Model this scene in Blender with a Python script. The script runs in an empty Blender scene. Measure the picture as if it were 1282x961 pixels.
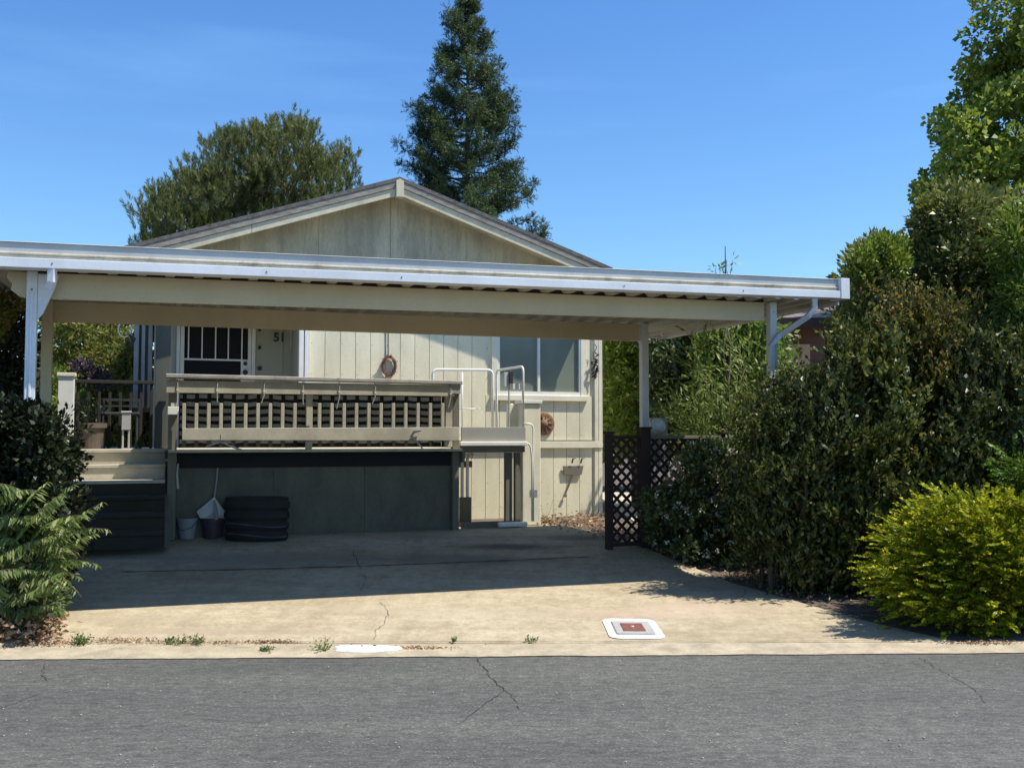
import bpy, math, random
import numpy as np
from mathutils import Vector, noise as mnoise
random.seed(7); rng=np.random.default_rng(11)
R=math.radians
F=1250.0; CX=641.0; CY=480.5; EYE=1.40
PHI=math.atan(64.5/F); TH=R(19.36)
C,S_=math.cos(TH),math.sin(TH)
scene=bpy.context.scene; col=scene.collection

# ------------------------------------------------------------------ frames
def W(s,t,z): return (s*C-t*S_, s*S_+t*C, z)
def ray(px,py):
    u=(px-CX)/F; v=(CY-py)/F
    return Vector((u, math.cos(PHI)-v*math.sin(PHI), math.sin(PHI)+v*math.cos(PHI)))
def pix(px,py,t):
    d=ray(px,py); k=t/(-d.x*S_+d.y*C); p=d*k
    return p.x*C+p.y*S_, p.z+EYE
def sx(px,t,py=545): return pix(px,py,t)[0]
def zy(px,py,t): return pix(px,py,t)[1]
def at(px,py,Y):
    d=ray(px,py); k=Y/d.y; return (d.x*k, Y, d.z*k+EYE)
def gz(X,Y):
    Yr=Y-.03*X
    f=min(max((Yr-6.66)/.9,0),1)*min(max((11.0-Yr)/1.6,0),1)
    ks=[(-1e9,0),(6.42,0),(6.66,.018),(9.1,.09),(11.2,.28),(1e9,.28)]
    for (a,za),(b,zb) in zip(ks,ks[1:]):
        if Yr<=b:
            z=za if za==zb else za+(zb-za)*(Yr-a)/(b-a); break
    return z-.013*max(-5,min(4,X))*f
def ground_at(px,py):
    d=ray(px,py); k=3
    for _ in range(60):
        z=gz(d.x*k,d.y*k); k=(z-EYE)/d.z
    return (d.x*k,d.y*k,gz(d.x*k,d.y*k))

# ------------------------------------------------------------------ materials
def nodes(name):
    m=bpy.data.materials.new(name); m.use_nodes=True
    nt=m.node_tree; return m,nt,nt.nodes['Principled BSDF']
def N(nt,t,**k):
    n=nt.nodes.new(t)
    for a,b in k.items(): setattr(n,a,b)
    return n
def ramp(nt,src,stops):
    r=N(nt,'ShaderNodeValToRGB'); e=r.color_ramp.elements
    while len(e)<len(stops): e.new(.5)
    for i,(p,c) in enumerate(stops):
        e[i].position=p; e[i].color=(*c,1) if len(c)==3 else c
    nt.links.new(src,r.inputs[0]); return r
def coords(nt,scale=(1,1,1)):
    tc=N(nt,'ShaderNodeNewGeometry'); mp=N(nt,'ShaderNodeMapping'); mp.inputs['Scale'].default_value=scale
    mp.inputs['Rotation'].default_value=(0,0,0)
    nt.links.new(tc.outputs['Position'],mp.inputs[0]); return mp.outputs[0]
def noise(nt,vec,scale,detail=5,rough=.6):
    n=N(nt,'ShaderNodeTexNoise'); n.inputs['Scale'].default_value=scale
    n.inputs['Detail'].default_value=detail; n.inputs['Roughness'].default_value=rough
    nt.links.new(vec,n.inputs['Vector']); return n.outputs[0]
def mix(nt,a,b,fac,mode='MIX'):
    m=N(nt,'ShaderNodeMix',data_type='RGBA',blend_type=mode)
    for s,v in ((6,a),(7,b),(0,fac)):
        if hasattr(v,'links') or hasattr(v,'is_output'): nt.links.new(v,m.inputs[s])
        else: m.inputs[s].default_value=(*v,1) if s else v
    return m.outputs[2]
def paint(name,c,rough=.6,var=.25,scale=3,stretch=(1,1,1),bump=.15,fine=60,metal=0,dirt=None):
    """paint or wood: slow blotches, fine grain and a light bump"""
    m,nt,p=nodes(name); v=coords(nt,stretch)
    a=noise(nt,v,scale,6); b=noise(nt,v,fine,3)
    dk=tuple(x*(1-var) for x in c); lt=tuple(min(1,x*(1+var*.45)) for x in c)
    r=ramp(nt,a,[(.3,dk),(.55,c),(.75,lt)])
    g=ramp(nt,b,[(.25,(1-var*.7,)*3),(.7,(1,1,1))])
    out=mix(nt,r.outputs[0],g.outputs[0],1.0,'MULTIPLY')
    if dirt:
        dn=noise(nt,v,scale*2.3,8,.7); dr=ramp(nt,dn,[(.52,(0,0,0)),(.72,(1,1,1))])
        mr=mix(nt,out,dirt,dr.outputs[0]); out=mr
    nt.links.new(out,p.inputs['Base Color'])
    p.inputs['Roughness'].default_value=rough; p.inputs['Metallic'].default_value=metal
    if bump:
        bp=N(nt,'ShaderNodeBump'); bp.inputs['Strength'].default_value=bump; bp.inputs['Distance'].default_value=.004
        nt.links.new(b,bp.inputs['Height']); nt.links.new(bp.outputs[0],p.inputs['Normal'])
    return m
def leafmat(name,c1,c2,c3=None,trans=.35,gloss=.25,big=1.2):
    m,nt,p=nodes(name); geo=N(nt,'ShaderNodeNewGeometry')
    ri=geo.outputs['Random Per Island']
    st=[(0,c1),(.6,c2)]+([(.97,c3)] if c3 else [])
    r=ramp(nt,ri,st)
    n=noise(nt,geo.outputs['Position'],big,3); g=ramp(nt,n,[(.3,(.55,.6,.55)),(.7,(1.15,1.12,1))])
    cc=mix(nt,r.outputs[0],g.outputs[0],1.0,'MULTIPLY')
    nt.links.new(cc,p.inputs['Base Color']); p.inputs['Roughness'].default_value=.42
    p.inputs['Specular IOR Level'].default_value=gloss
    tr=N(nt,'ShaderNodeBsdfTranslucent'); nt.links.new(cc,tr.inputs[0])
    ms=N(nt,'ShaderNodeMixShader'); ms.inputs[0].default_value=trans
    nt.links.new(p.outputs[0],ms.inputs[1]); nt.links.new(tr.outputs[0],ms.inputs[2])
    nt.links.new(ms.outputs[0],nt.nodes['Material Output'].inputs[0]); return m

M={}
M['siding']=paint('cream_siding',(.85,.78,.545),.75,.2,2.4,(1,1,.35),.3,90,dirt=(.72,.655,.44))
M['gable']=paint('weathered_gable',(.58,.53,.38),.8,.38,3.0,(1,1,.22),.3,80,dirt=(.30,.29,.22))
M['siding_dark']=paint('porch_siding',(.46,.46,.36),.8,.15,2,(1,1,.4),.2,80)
M['trim']=paint('cream_trim',(.84,.78,.58),.65,.16,4,(1,1,1),.15,90)
M['white']=paint('white_paint',(.84,.82,.74),.45,.10,5,(1,1,1),.08,80)
M['fascia']=paint('weathered_fascia',(.64,.575,.41),.75,.25,5,(1,1,1),.2,60,dirt=(.48,.42,.30))
M['whitemetal']=paint('white_enamel',(.74,.76,.78),.35,.12,2.5,(1,1,1),.04,70,dirt=(.60,.61,.60))
M['alu']=paint('dull_aluminium',(.56,.55,.52),.42,.18,2.0,(1,1,1),.05,60,metal=.25)
M['cream_strip']=paint('cream_strip',(.66,.60,.46),.5,.3,3,(1,1,1),.05,60,dirt=(.25,.18,.12))
M['beam']=paint('beige_beam',(.62,.54,.36),.7,.14,1.4,(1,1,1),.12,70,dirt=(.55,.48,.32))
M['pan']=paint('roof_pan',(.40,.39,.34),.5,.25,2.0,(1,1,1),.05,60)
M['shingle']=paint('grey_shingle',(.17,.155,.14),.95,.5,14,(1,1,2),.6,70,dirt=(.10,.10,.09))
M['barge']=paint('weathered_board',(.36,.32,.265),.9,.45,7,(1,1,4),.4,60,dirt=(.20,.18,.155))
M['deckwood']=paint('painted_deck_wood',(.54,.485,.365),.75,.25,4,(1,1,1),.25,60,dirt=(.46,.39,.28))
M['deckcap']=paint('grey_rail_cap',(.47,.43,.38),.8,.3,5,(1,1,1),.3,50,dirt=(.26,.22,.2))
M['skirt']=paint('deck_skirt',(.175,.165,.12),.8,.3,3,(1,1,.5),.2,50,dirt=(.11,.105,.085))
M['deckpost']=paint('dark_post',(.20,.18,.135),.8,.2,3,(1,1,.5),.2,50)
M['darkbrown']=paint('brown_fence_wood',(.045,.026,.022),.85,.35,5,(1,1,.4),.3,60)
M['black']=paint('black_mesh',(.012,.012,.013),.8,.3,5,(1,1,1),.1,50)
M['slat']=paint('grey_slat',(.44,.42,.36),.8,.25,6,(1,1,1),.2,50)
M['iron']=paint('iron',(.05,.05,.05),.5,.3,8,(1,1,1),.1,60)
M['rope']=paint('twine',(.55,.52,.45),.9,.2,30)
M['wicker']=paint('grapevine',(.26,.12,.085),.9,.5,40,(1,1,1),.5,200)
M['terracotta']=paint('terracotta',(.26,.13,.07),.8,.3,8)
M['potbrown']=paint('brown_pot',(.13,.10,.075),.8,.3,6)
M['bluegrey']=paint('grey_plastic',(.32,.32,.31),.5,.15,6)
M['purple']=paint('purple_plastic',(.075,.045,.06),.5,.2,6)
M['rubber']=paint('rubber',(.022,.019,.015),.7,.3,6)
M['band']=paint('worn_band',(.13,.11,.12),.6,.5,9)
M['bark']=paint('bark',(.13,.10,.075),.95,.4,9,(1,1,.3),.8,40)
M['soil']=paint('soil',(.14,.105,.075),1,.5,5,(1,1,1),.8,40,dirt=(.30,.22,.15))
M['nroof']=paint('brown_roof',(.22,.17,.14),.95,.3,9,(1,1,1),.5,40)
M['nwall']=paint('red_brown_wall',(.17,.09,.075),.9,.25,5)
M['peach']=paint('peach_stucco',(.62,.40,.27),.9,.1,4)
M['redlid']=paint('rust_lid',(.22,.075,.045),.8,.35,25,dirt=(.30,.13,.09))
M['boxgrey']=paint('box_concrete',(.42,.40,.37),.85,.2,18)
M['curb']=paint('gutter_concrete',(.48,.40,.27),.9,.35,6,(1,1,1),.5,60,dirt=(.36,.28,.18))
M['gutterlight']=paint('pale_concrete',(.52,.46,.36),.9,.15,3)
M['slatgrey']=paint('slat_grey',(.42,.42,.38),.8,.15,4)
M['crack']=paint('crack_fill',(.08,.075,.066),1,.3,20)
M['joint']=paint('joint_fill',(.11,.09,.07),1,.4,15)
M['whitewash']=paint('white_paint_blob',(.84,.83,.79),.7,.2,9,(1,1,1),.3,60,dirt=(.55,.50,.42))
M['curtain']=paint('porch_curtain',(.58,.60,.58),.8,.15,4)
M['liftpanel']=paint('grey_lift_panel',(.36,.35,.31),.6,.1,3)
M['plaque']=paint('clay_plaque',(.30,.17,.09),.8,.4,25,(1,1,1),.5,60)
def glassmat(name,c,rough=.08):
    m,nt,p=nodes(name); v=coords(nt); n=noise(nt,v,1.5,2)
    r=ramp(nt,n,[(.3,tuple(x*.75 for x in c)),(.7,c)]); nt.links.new(r.outputs[0],p.inputs['Base Color'])
    p.inputs['Roughness'].default_value=rough; p.inputs['Specular IOR Level'].default_value=.6; return m
M['glass']=glassmat('window_glass',(.22,.25,.19),.25)
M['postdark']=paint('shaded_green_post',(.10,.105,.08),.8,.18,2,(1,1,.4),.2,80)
M['stepdark']=paint('step_shade_dark_rail',(.045,.038,.026),.9,.3,3)  # shade of the lower steps as colour; also the dark landing rail
M['blackglass']=paint('dark_screen',(.008,.008,.012),.9,.2,4)
M['lens']=glassmat('meter_glass',(.85,.86,.86),.3)
def concrete():
    m,nt,p=nodes('driveway_concrete'); v=coords(nt)
    a=noise(nt,v,.9,8,.65); b=noise(nt,v,45,4,.7); c=noise(nt,coords(nt,(.35,1.6,1)),2.2,6,.6)
    r=ramp(nt,a,[(.30,(.42,.345,.225)),(.5,(.50,.42,.285)),(.72,(.555,.475,.335))])
    r2=ramp(nt,c,[(.35,(.84,.82,.78)),(.6,(1,1,1))])
    r3=ramp(nt,b,[(.3,(.80,.79,.77)),(.65,(1,1,1))])
    x=mix(nt,mix(nt,r.outputs[0],r2.outputs[0],1.0,'MULTIPLY'),r3.outputs[0],1.0,'MULTIPLY')
    # oil drips where cars park, rust tint near the utility box, old back slab slightly browner
    for sc_,st_,lo in ((9,(1,1,1),.84),(2.6,(1.8,.5,1),.88),(26,(1,1,1),.86)):
        q=ramp(nt,noise(nt,coords(nt,st_),sc_,7,.72),[(.36,(lo,lo*.985,lo*.95)),(.56,(1.03,1.03,1.03))]); x=mix(nt,x,q.outputs[0],1.0,'MULTIPLY')
    geo=N(nt,'ShaderNodeNewGeometry')
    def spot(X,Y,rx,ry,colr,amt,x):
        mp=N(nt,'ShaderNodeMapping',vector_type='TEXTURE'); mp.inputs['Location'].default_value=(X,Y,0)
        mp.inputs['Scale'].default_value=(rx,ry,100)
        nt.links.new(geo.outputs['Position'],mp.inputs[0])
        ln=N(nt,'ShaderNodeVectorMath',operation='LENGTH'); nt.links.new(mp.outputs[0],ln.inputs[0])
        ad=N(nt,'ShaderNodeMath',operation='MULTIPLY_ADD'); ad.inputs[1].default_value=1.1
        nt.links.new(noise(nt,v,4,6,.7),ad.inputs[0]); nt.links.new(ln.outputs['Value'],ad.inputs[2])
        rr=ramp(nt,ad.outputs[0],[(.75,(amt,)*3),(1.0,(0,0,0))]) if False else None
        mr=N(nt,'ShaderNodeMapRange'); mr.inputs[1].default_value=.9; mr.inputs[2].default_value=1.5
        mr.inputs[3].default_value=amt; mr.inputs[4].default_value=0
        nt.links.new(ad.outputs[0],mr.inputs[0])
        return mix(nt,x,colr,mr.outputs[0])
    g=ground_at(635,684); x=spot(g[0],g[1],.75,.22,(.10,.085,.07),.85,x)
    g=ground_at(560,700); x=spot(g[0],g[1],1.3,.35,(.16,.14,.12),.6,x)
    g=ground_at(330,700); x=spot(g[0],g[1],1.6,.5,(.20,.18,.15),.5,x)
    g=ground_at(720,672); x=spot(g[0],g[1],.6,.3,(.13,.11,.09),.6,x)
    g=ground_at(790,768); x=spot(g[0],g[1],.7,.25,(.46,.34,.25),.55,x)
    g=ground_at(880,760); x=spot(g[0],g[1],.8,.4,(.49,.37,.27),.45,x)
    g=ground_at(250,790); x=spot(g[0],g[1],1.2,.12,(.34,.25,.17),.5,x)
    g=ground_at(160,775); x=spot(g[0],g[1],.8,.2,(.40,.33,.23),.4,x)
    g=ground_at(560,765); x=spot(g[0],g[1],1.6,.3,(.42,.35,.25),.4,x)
    nt.links.new(x,p.inputs['Base Color']); p.inputs['Roughness'].default_value=.9
    bp=N(nt,'ShaderNodeBump'); bp.inputs['Strength'].default_value=.35; bp.inputs['Distance'].default_value=.004
    nt.links.new(b,bp.inputs['Height']); nt.links.new(bp.outputs[0],p.inputs['Normal']); return m
M['concrete']=concrete()
def asphalt():
    m,nt,p=nodes('asphalt'); v=coords(nt)
    a=noise(nt,coords(nt,(.5,1.4,1)),.9,6,.6); b=noise(nt,v,70,5,.75)
    vo=N(nt,'ShaderNodeTexVoronoi'); vo.inputs['Scale'].default_value=95; nt.links.new(v,vo.inputs['Vector'])
    r=ramp(nt,a,[(.3,(.090,.088,.076)),(.7,(.130,.126,.108))])
    r2=ramp(nt,b,[(.28,(.45,.45,.45)),(.5,(.95,.95,.95)),(.72,(1.35,1.35,1.33))])
    r3=ramp(nt,vo.outputs['Color'],[(.10,(.75,.75,.75)),(.8,(1.0,1.0,1.0)),(.955,(1.7,1.65,1.55))])
    x=mix(nt,mix(nt,r.outputs[0],r2.outputs[0],1.0,'MULTIPLY'),r3.outputs[0],1.0,'MULTIPLY')
    m1=ramp(nt,noise(nt,coords(nt,(.6,1.3,1)),17,6,.75),[(.34,(.62,.62,.62)),(.5,(1,1,1)),(.66,(1.36,1.36,1.33))])
    m2=ramp(nt,noise(nt,coords(nt,(.25,2.0,1)),.8,5,.65),[(.35,(.86,.86,.87)),(.62,(1.1,1.1,1.08))])
    m3=ramp(nt,noise(nt,v,3.2,7,.7),[(.60,(1,1,1)),(.74,(.78,.78,.79))])
    for q in (m1,m2,m3): x=mix(nt,x,q.outputs[0],1.0,'MULTIPLY')
    nt.links.new(x,p.inputs['Base Color']); p.inputs['Roughness'].default_value=.88
    bp=N(nt,'ShaderNodeBump'); bp.inputs['Strength'].default_value=.6; bp.inputs['Distance'].default_value=.006
    nt.links.new(b,bp.inputs['Height']); nt.links.new(bp.outputs[0],p.inputs['Normal']); return m
M['asphalt']=asphalt()
M['l_pine']=leafmat('pine_needles',(.11,.14,.05),(.22,.25,.09),(.33,.32,.13),.3,.15,.4)
M['l_fir']=leafmat('fir_needles',(.05,.085,.04),(.10,.15,.06),(.17,.21,.09),.15,.15,.5)
M['l_syc']=leafmat('broad_leaves',(.13,.20,.025),(.26,.34,.055),(.44,.48,.11),.45,.3,.6)
M['l_oval']=leafmat('glossy_oval_leaves',(.08,.10,.016),(.18,.20,.04),(.34,.33,.11),.35,.45,.7)
M['l_bright']=leafmat('bright_shoots',(.10,.17,.02),(.20,.27,.035),(.34,.38,.07),.4,.3,1)
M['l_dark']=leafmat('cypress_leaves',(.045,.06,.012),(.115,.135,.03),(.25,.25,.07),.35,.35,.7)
M['l_back']=leafmat('willow_leaves',(.09,.16,.022),(.20,.30,.05),(.38,.44,.12),.45,.3,1)
M['l_arch']=leafmat('arching_leaves',(.13,.20,.04),(.28,.36,.08),(.5,.54,.22),.45,.3,1)
M['l_dark2']=leafmat('grey_green_leaves',(.045,.058,.012),(.12,.138,.034),(.28,.29,.10),.28,.45,.9)
M['l_dark3']=leafmat('bronze_tipped_leaves',(.04,.055,.010),(.13,.14,.028),(.40,.26,.07),.35,.3,1.1)
M['l_jas']=leafmat('jasmine_leaves',(.035,.06,.018),(.09,.13,.035),(.20,.24,.10),.2,.5,1)
M['l_jun']=leafmat('golden_juniper',(.09,.15,.012),(.33,.37,.02),(.70,.62,.03),.35,.2,2.5)
M['l_jung']=leafmat('green_juniper',(.05,.11,.015),(.13,.22,.03),(.22,.30,.04),.3,.2,2)
M['l_frond']=leafmat('sumac_leaflets',(.14,.20,.05),(.24,.32,.10),(.42,.44,.20),.4,.3,3)
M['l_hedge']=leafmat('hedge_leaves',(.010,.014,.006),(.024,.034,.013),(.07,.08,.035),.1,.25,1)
M['l_yel']=leafmat('yellow_green_leaves',(.10,.14,.03),(.22,.25,.05),(.38,.28,.09),.4,.2,.7)
M['l_dry']=leafmat('dry_leaves',(.30,.14,.08),(.50,.31,.19),(.74,.60,.44),.2,.2,3)
M['l_weed']=leafmat('weed_leaves',(.10,.16,.05),(.20,.26,.09),(.30,.34,.15),.3,.2,3)
M['flower']=leafmat('white_petals',(.62,.62,.56),(.75,.75,.68),(.85,.85,.8),.3,.3,3)
M['stone']=paint('pale_stone',(.40,.37,.31),.9,.35,12,(1,1,1),.5,60)

# ------------------------------------------------------------------ objects
def props(o,label=None,cat=None,group=None,kind=None):
    if label: o['label']=label
    if cat: o['category']=cat
    if group: o['group']=group
    if kind: o['kind']=kind
    return o
def thing(name,label,cat,loc,group=None):
    o=bpy.data.objects.new(name,None); o.empty_display_size=.1; col.objects.link(o); o.location=loc
    return props(o,label,cat,group)
def origin(p):
    v=Vector((0,0,0))
    while p is not None: v+=Vector(p.location); p=p.parent
    return v
class MB:
    def __init__(s): s.v=[]; s.f=[]
    def poly(s,vs,fs):
        b=len(s.v); s.v+= [tuple(x) for x in vs]; s.f+=[tuple(i+b for i in f) for f in fs]; return s
    def box(s,s0,s1,t0,t1,z0,z1):
        """box square to the house: s along its front, t away from the street"""
        vs=[W(a,b,c) for c in (z0,z1) for b in (t0,t1) for a in (s0,s1)]
        return s.poly(vs,[(0,2,3,1),(4,5,7,6),(0,1,5,4),(2,6,7,3),(0,4,6,2),(1,3,7,5)])
    def wbox(s,x0,x1,y0,y1,z0,z1):
        vs=[(a,b,c) for c in (z0,z1) for b in (y0,y1) for a in (x0,x1)]
        return s.poly(vs,[(0,2,3,1),(4,5,7,6),(0,1,5,4),(2,6,7,3),(0,4,6,2),(1,3,7,5)])
    def prism(s,pts,t0,t1):
        """outline in (s,z), extruded along t"""
        n=len(pts); vs=[W(a,t0,b) for a,b in pts]+[W(a,t1,b) for a,b in pts]
        return s.poly(vs,[tuple(range(n)),tuple(range(2*n-1,n-1,-1))]+[(i,i+n,(i+1)%n+n,(i+1)%n) for i in range(n)])
    def sweep(s,A,B,prof):
        """profile (t,z) carried from A to B, both (s,t,z)"""
        n=len(prof); vs=[W(P[0],P[1]+a,P[2]+b) for P in (A,B) for a,b in prof]
        return s.poly(vs,[tuple(range(n)),tuple(range(2*n-1,n-1,-1))]+[(i,i+n,(i+1)%n+n,(i+1)%n) for i in range(n)])
    def tube(s,pts,r,n=8,caps=True):
        pts=[Vector(p) for p in pts]; rs=r if isinstance(r,(list,tuple)) else [r]*len(pts)
        b=len(s.v); up=None
        for i,p in enumerate(pts):
            d=(pts[min(i+1,len(pts)-1)]-pts[max(i-1,0)]).normalized()
            if up is None: up=d.orthogonal().normalized()
            up=(up-d*up.dot(d)).normalized(); sd=d.cross(up)
            for k in range(n):
                a=2*math.pi*k/n; s.v.append(tuple(p+(up*math.cos(a)+sd*math.sin(a))*rs[i]))
        for i in range(len(pts)-1):
            for k in range(n):
                a=b+i*n+k; c=b+i*n+(k+1)%n; s.f.append((a,c,c+n,a+n))
        if caps:
            s.f.append(tuple(b+k for k in range(n-1,-1,-1))); s.f.append(tuple(b+(len(pts)-1)*n+k for k in range(n)))
        return s
    def lathe(s,c,prof,n=24,axis='z'):
        b=len(s.v); c=Vector(c)
        for (r,h) in prof:
            for k in range(n):
                a=2*math.pi*k/n; x,y=r*math.cos(a),r*math.sin(a)
                if axis=='z': q=Vector((x,y,h))
                else: q=Vector(W(x,h,y))          # axis along the wall normal
                s.v.append(tuple(c+q))
        for i in range(len(prof)-1):
            for k in range(n):
                a=b+i*n+k; d=b+i*n+(k+1)%n; s.f.append((a,d,d+n,a+n))
        return s
    def build(s,name,mat,parent=None,bevel=0,smooth=False,label=None):
        o0=origin(parent)
        me=bpy.data.meshes.new(name); me.from_pydata([tuple(Vector(v)-o0) for v in s.v],[],s.f); me.update()
        me.materials.append(M[mat] if isinstance(mat,str) else mat)
        o=bpy.data.objects.new(name,me); col.objects.link(o)
        if parent is not None: o.parent=parent
        if smooth:
            for p in me.polygons: p.use_smooth=True
        if bevel:
            b=o.modifiers.new('edge','BEVEL'); b.width=bevel; b.segments=2; b.limit_method='ANGLE'
        if label: o['label']=label
        return o
def box(name,mat,parent,*a,bevel=.004,label=None): return MB().box(*a).build(name,mat,parent,bevel,label=label)

# ------------------------------------------------------------------ setting
def grid(name,xs,ys,mat,dz,fn=None):
    v=[];f=[]
    for y in ys:
        for x in xs:
            X,Y=fn(x,y) if fn else (x,y)
            v.append((X,Y,gz(X,Y)+dz))
    n=len(xs)
    for j in range(len(ys)-1):
        for i in range(n-1): a=j*n+i; f.append((a,a+1,a+1+n,a+n))
    me=bpy.data.meshes.new(name); me.from_pydata(v,[],f); me.materials.append(M[mat])
    o=bpy.data.objects.new(name,me); col.objects.link(o); o['kind']='structure'; return o
def lin(a,b,n): return [a+(b-a)*i/(n-1) for i in range(n)]
RE=6.42   # far edge of the asphalt at X=0
grid('ground',[-400,-120,-40]+lin(-14,14,29)+[40,120,400],[-200,-60,-20,0,4]+lin(6.0,14,33)+[20,40,100,400],'soil',-.012)
grid('road',[-200,-60]+lin(-12,12,25)+[60,200],lin(-9,0,4),'asphalt',0,lambda x,y:(x,RE+.03*x+y*1.0))
grid('gutter',[-60]+lin(-9,9,361)+[60],[-.014,.02,.12,.24],'curb',.006,lambda x,y:(x,RE+.03*x+y+(.022*(mnoise.noise(Vector((x*2.3,0,0)))+.7*mnoise.noise(Vector((x*11,3,0)))) if y<0 else 0)))
def drv(x,y):   # x 0..1 across, y 0..1 up the drive
    Y0=RE+.255; xa=-3.35+(-5.9+3.35)*y; xb=3.0+(.42-3.0)*y
    X=xa+(xb-xa)*x; return X,Y0+.03*X+(12.95-Y0)*y
grid('driveway',lin(0,1,41),lin(0,1,61),'concrete',0,drv)

def crack(mb,pts,w,dz=.005,jit=.012,n=7):
    P=[]
    for (a,b) in zip(pts,pts[1:]):
        A=ground_at(*a);B=ground_at(*b)
        for i in range(n):
            k=i/n; P.append((A[0]+(B[0]-A[0])*k+random.uniform(-jit,jit),A[1]+(B[1]-A[1])*k+random.uniform(-jit,jit)))
    e=ground_at(*pts[-1]); P.append(e[:2]); vs=[]
    for i,(x,y) in enumerate(P):
        q=P[min(i+1,len(P)-1)]; p=P[max(i-1,0)]; d=Vector((q[0]-p[0],q[1]-p[1])).normalized()
        ww=w*random.uniform(.4,1.2)*(0.3 if i in(0,len(P)-1) else 1)
        for sg in (-1,1):
            X=x-d.y*ww*sg; Y=y+d.x*ww*sg; vs.append((X,Y,gz(X,Y)+dz))
    mb.poly(vs,[(2*i,2*i+1,2*i+3,2*i+2) for i in range(len(P)-1)])
mb=MB()
crack(mb,[(598,818),(603,832),(615,848),(640,870),(652,888)],.0035); crack(mb,[(632,862),(612,878),(575,906)],.003)
crack(mb,[(60,828),(53,842),(60,852)],.004); crack(mb,[(48,868),(20,880),(0,886)],.003)
crack(mb,[(1150,822),(1175,838),(1200,850),(1225,866),(1235,880)],.0025); crack(mb,[(250,900),(330,905)],.0025)
crack(mb,[(600,818),(608,806)],.004)
mb.build('road_cracks','crack')['kind']='structure'
mb=MB()
crack(mb,[(476,752),(486,768),(482,782),(470,790),(468,802)],.002,.006); crack(mb,[(440,715),(458,722),(452,740)],.003,.006)
crack(mb,[(905,715),(935,740),(925,752)],.003,.006); crack(mb,[(440,688),(452,712)],.004,.006)
crack(mb,[(330,735),(380,728)],.003,.006)
crack(mb,[(150,716),(300,713),(440,709),(600,703),(740,697)],.013,.006,.006,14)
mb.build('driveway_cracks','crack')['kind']='structure'
mb=MB()
for a,b in ((70,260),(260,470),(470,700),(700,900),(900,1180)):
    crack(mb,[(a,805.5-a*.0018),(b,805.5-b*.0018)],.006,.011,.004,16)
mb.build('gutter_joint','joint')['kind']='structure'

grid('neighbour_driveway',lin(1.6,9,12),lin(11.6,20,12),'gutterlight',0)
# ------------------------------------------------------------------ mobile home
TH_=13.04; FL=1.245
def hs(px): return sx(px,TH_)
house=thing('mobile_home','cream mobile home with shallow gabled roof and vertical siding behind the carport','house',W(hs(500),TH_,.28))
TB=TH_-.40                      # barge board plane
sR,zR=pix(500,222,TB); sA,zA=pix(200,302,TB); sB,zB=pix(766,331,TB)
slL=(zR-zA)/(sR-sA); slR=(zR-zB)/(sB-sR); print('slopes',slL,slR,'ridge',sR,zR,'eaveR',sB,zB)
SL=(slL+slR)/2
sWL=hs(190); sWR=hs(752); sEL=sWL-.35; sER=sB
zE=lambda s: zR-SL*abs(s-sR)
print('house s',sWL,sWR,'eave L z',zE(sEL),'R',zE(sER))
def zroof(s): return zE(s)-.22      # underside of the roof at s
TBK=26.0
# roof slabs
for (a,b) in ((sEL,sR),(sR,sER)):
    MB().prism([(a,zE(a)-.05),(b,zE(b)-.05),(b,zE(b)+.0),(a,zE(a)+.0)],TB-.03,TBK).build('roof','shingle',house)
mb=MB()
for (a,b) in ((sEL,sR-.012),(sR+.012,sER)):
    mb=MB().prism([(a,zE(a)-.13),(b,zE(b)-.13),(b,zE(b)-.053),(a,zE(a)-.053)],TB-.022,TB+.02); mb.build('weathered_barge_board','barge',house,.003)
for (a,b) in ((sEL,hs(308)),(hs(308)+.006,sR-.05),(sR+.05,sER)):
    MB().prism([(a,zE(a)-.235),(b,zE(b)-.235),(b,zE(b)-.133),(a,zE(a)-.133)],TB-.004,TB+.035).build('fascia_board','fascia',house,.003)
MB().prism([(sR-.05,zR-.27),(sR+.05,zR-.27),(sR+.05,zR-.06),(sR,zR-.03),(sR-.05,zR-.06)],TB-.05,TB+.03).build('ridge_block','fascia',house,.004)
for (a,b) in ((sEL,sR),(sR,sER)):   # soffit
    MB().prism([(a,zE(a)-.16),(b,zE(b)-.16),(b,zE(b)-.145),(a,zE(a)-.145)],TB+.035,TH_+.1).build('soffit','gable',house)
# gable: broad panels with one batten
ZG=3.30                          # bottom of the gable field
mb=MB()
def top_poly(a,b,z0,t0,t1,mb):
    pts=[(a,z0),(b,z0),(b,zroof(b)+.07)]
    if a<sR<b: pts.append((sR,zroof(sR)+.07))
    pts.append((a,zroof(a)+.07)); mb.prism(pts,t0,t1)
for i in range(6):
    a=sWL+(sWR-sWL)*i/6+.002; b=sWL+(sWR-sWL)*(i+1)/6-.002
    top_poly(a,b,ZG,TH_,TH_+.06,mb)
mb.build('gable_wall','gable',house)
sbat=hs(491.5)
MB().box(sbat-.045,sbat+.045,TH_-.02,TH_,ZG,zroof(sbat)+.02).build('gable_batten','gable',house,.003)
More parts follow.
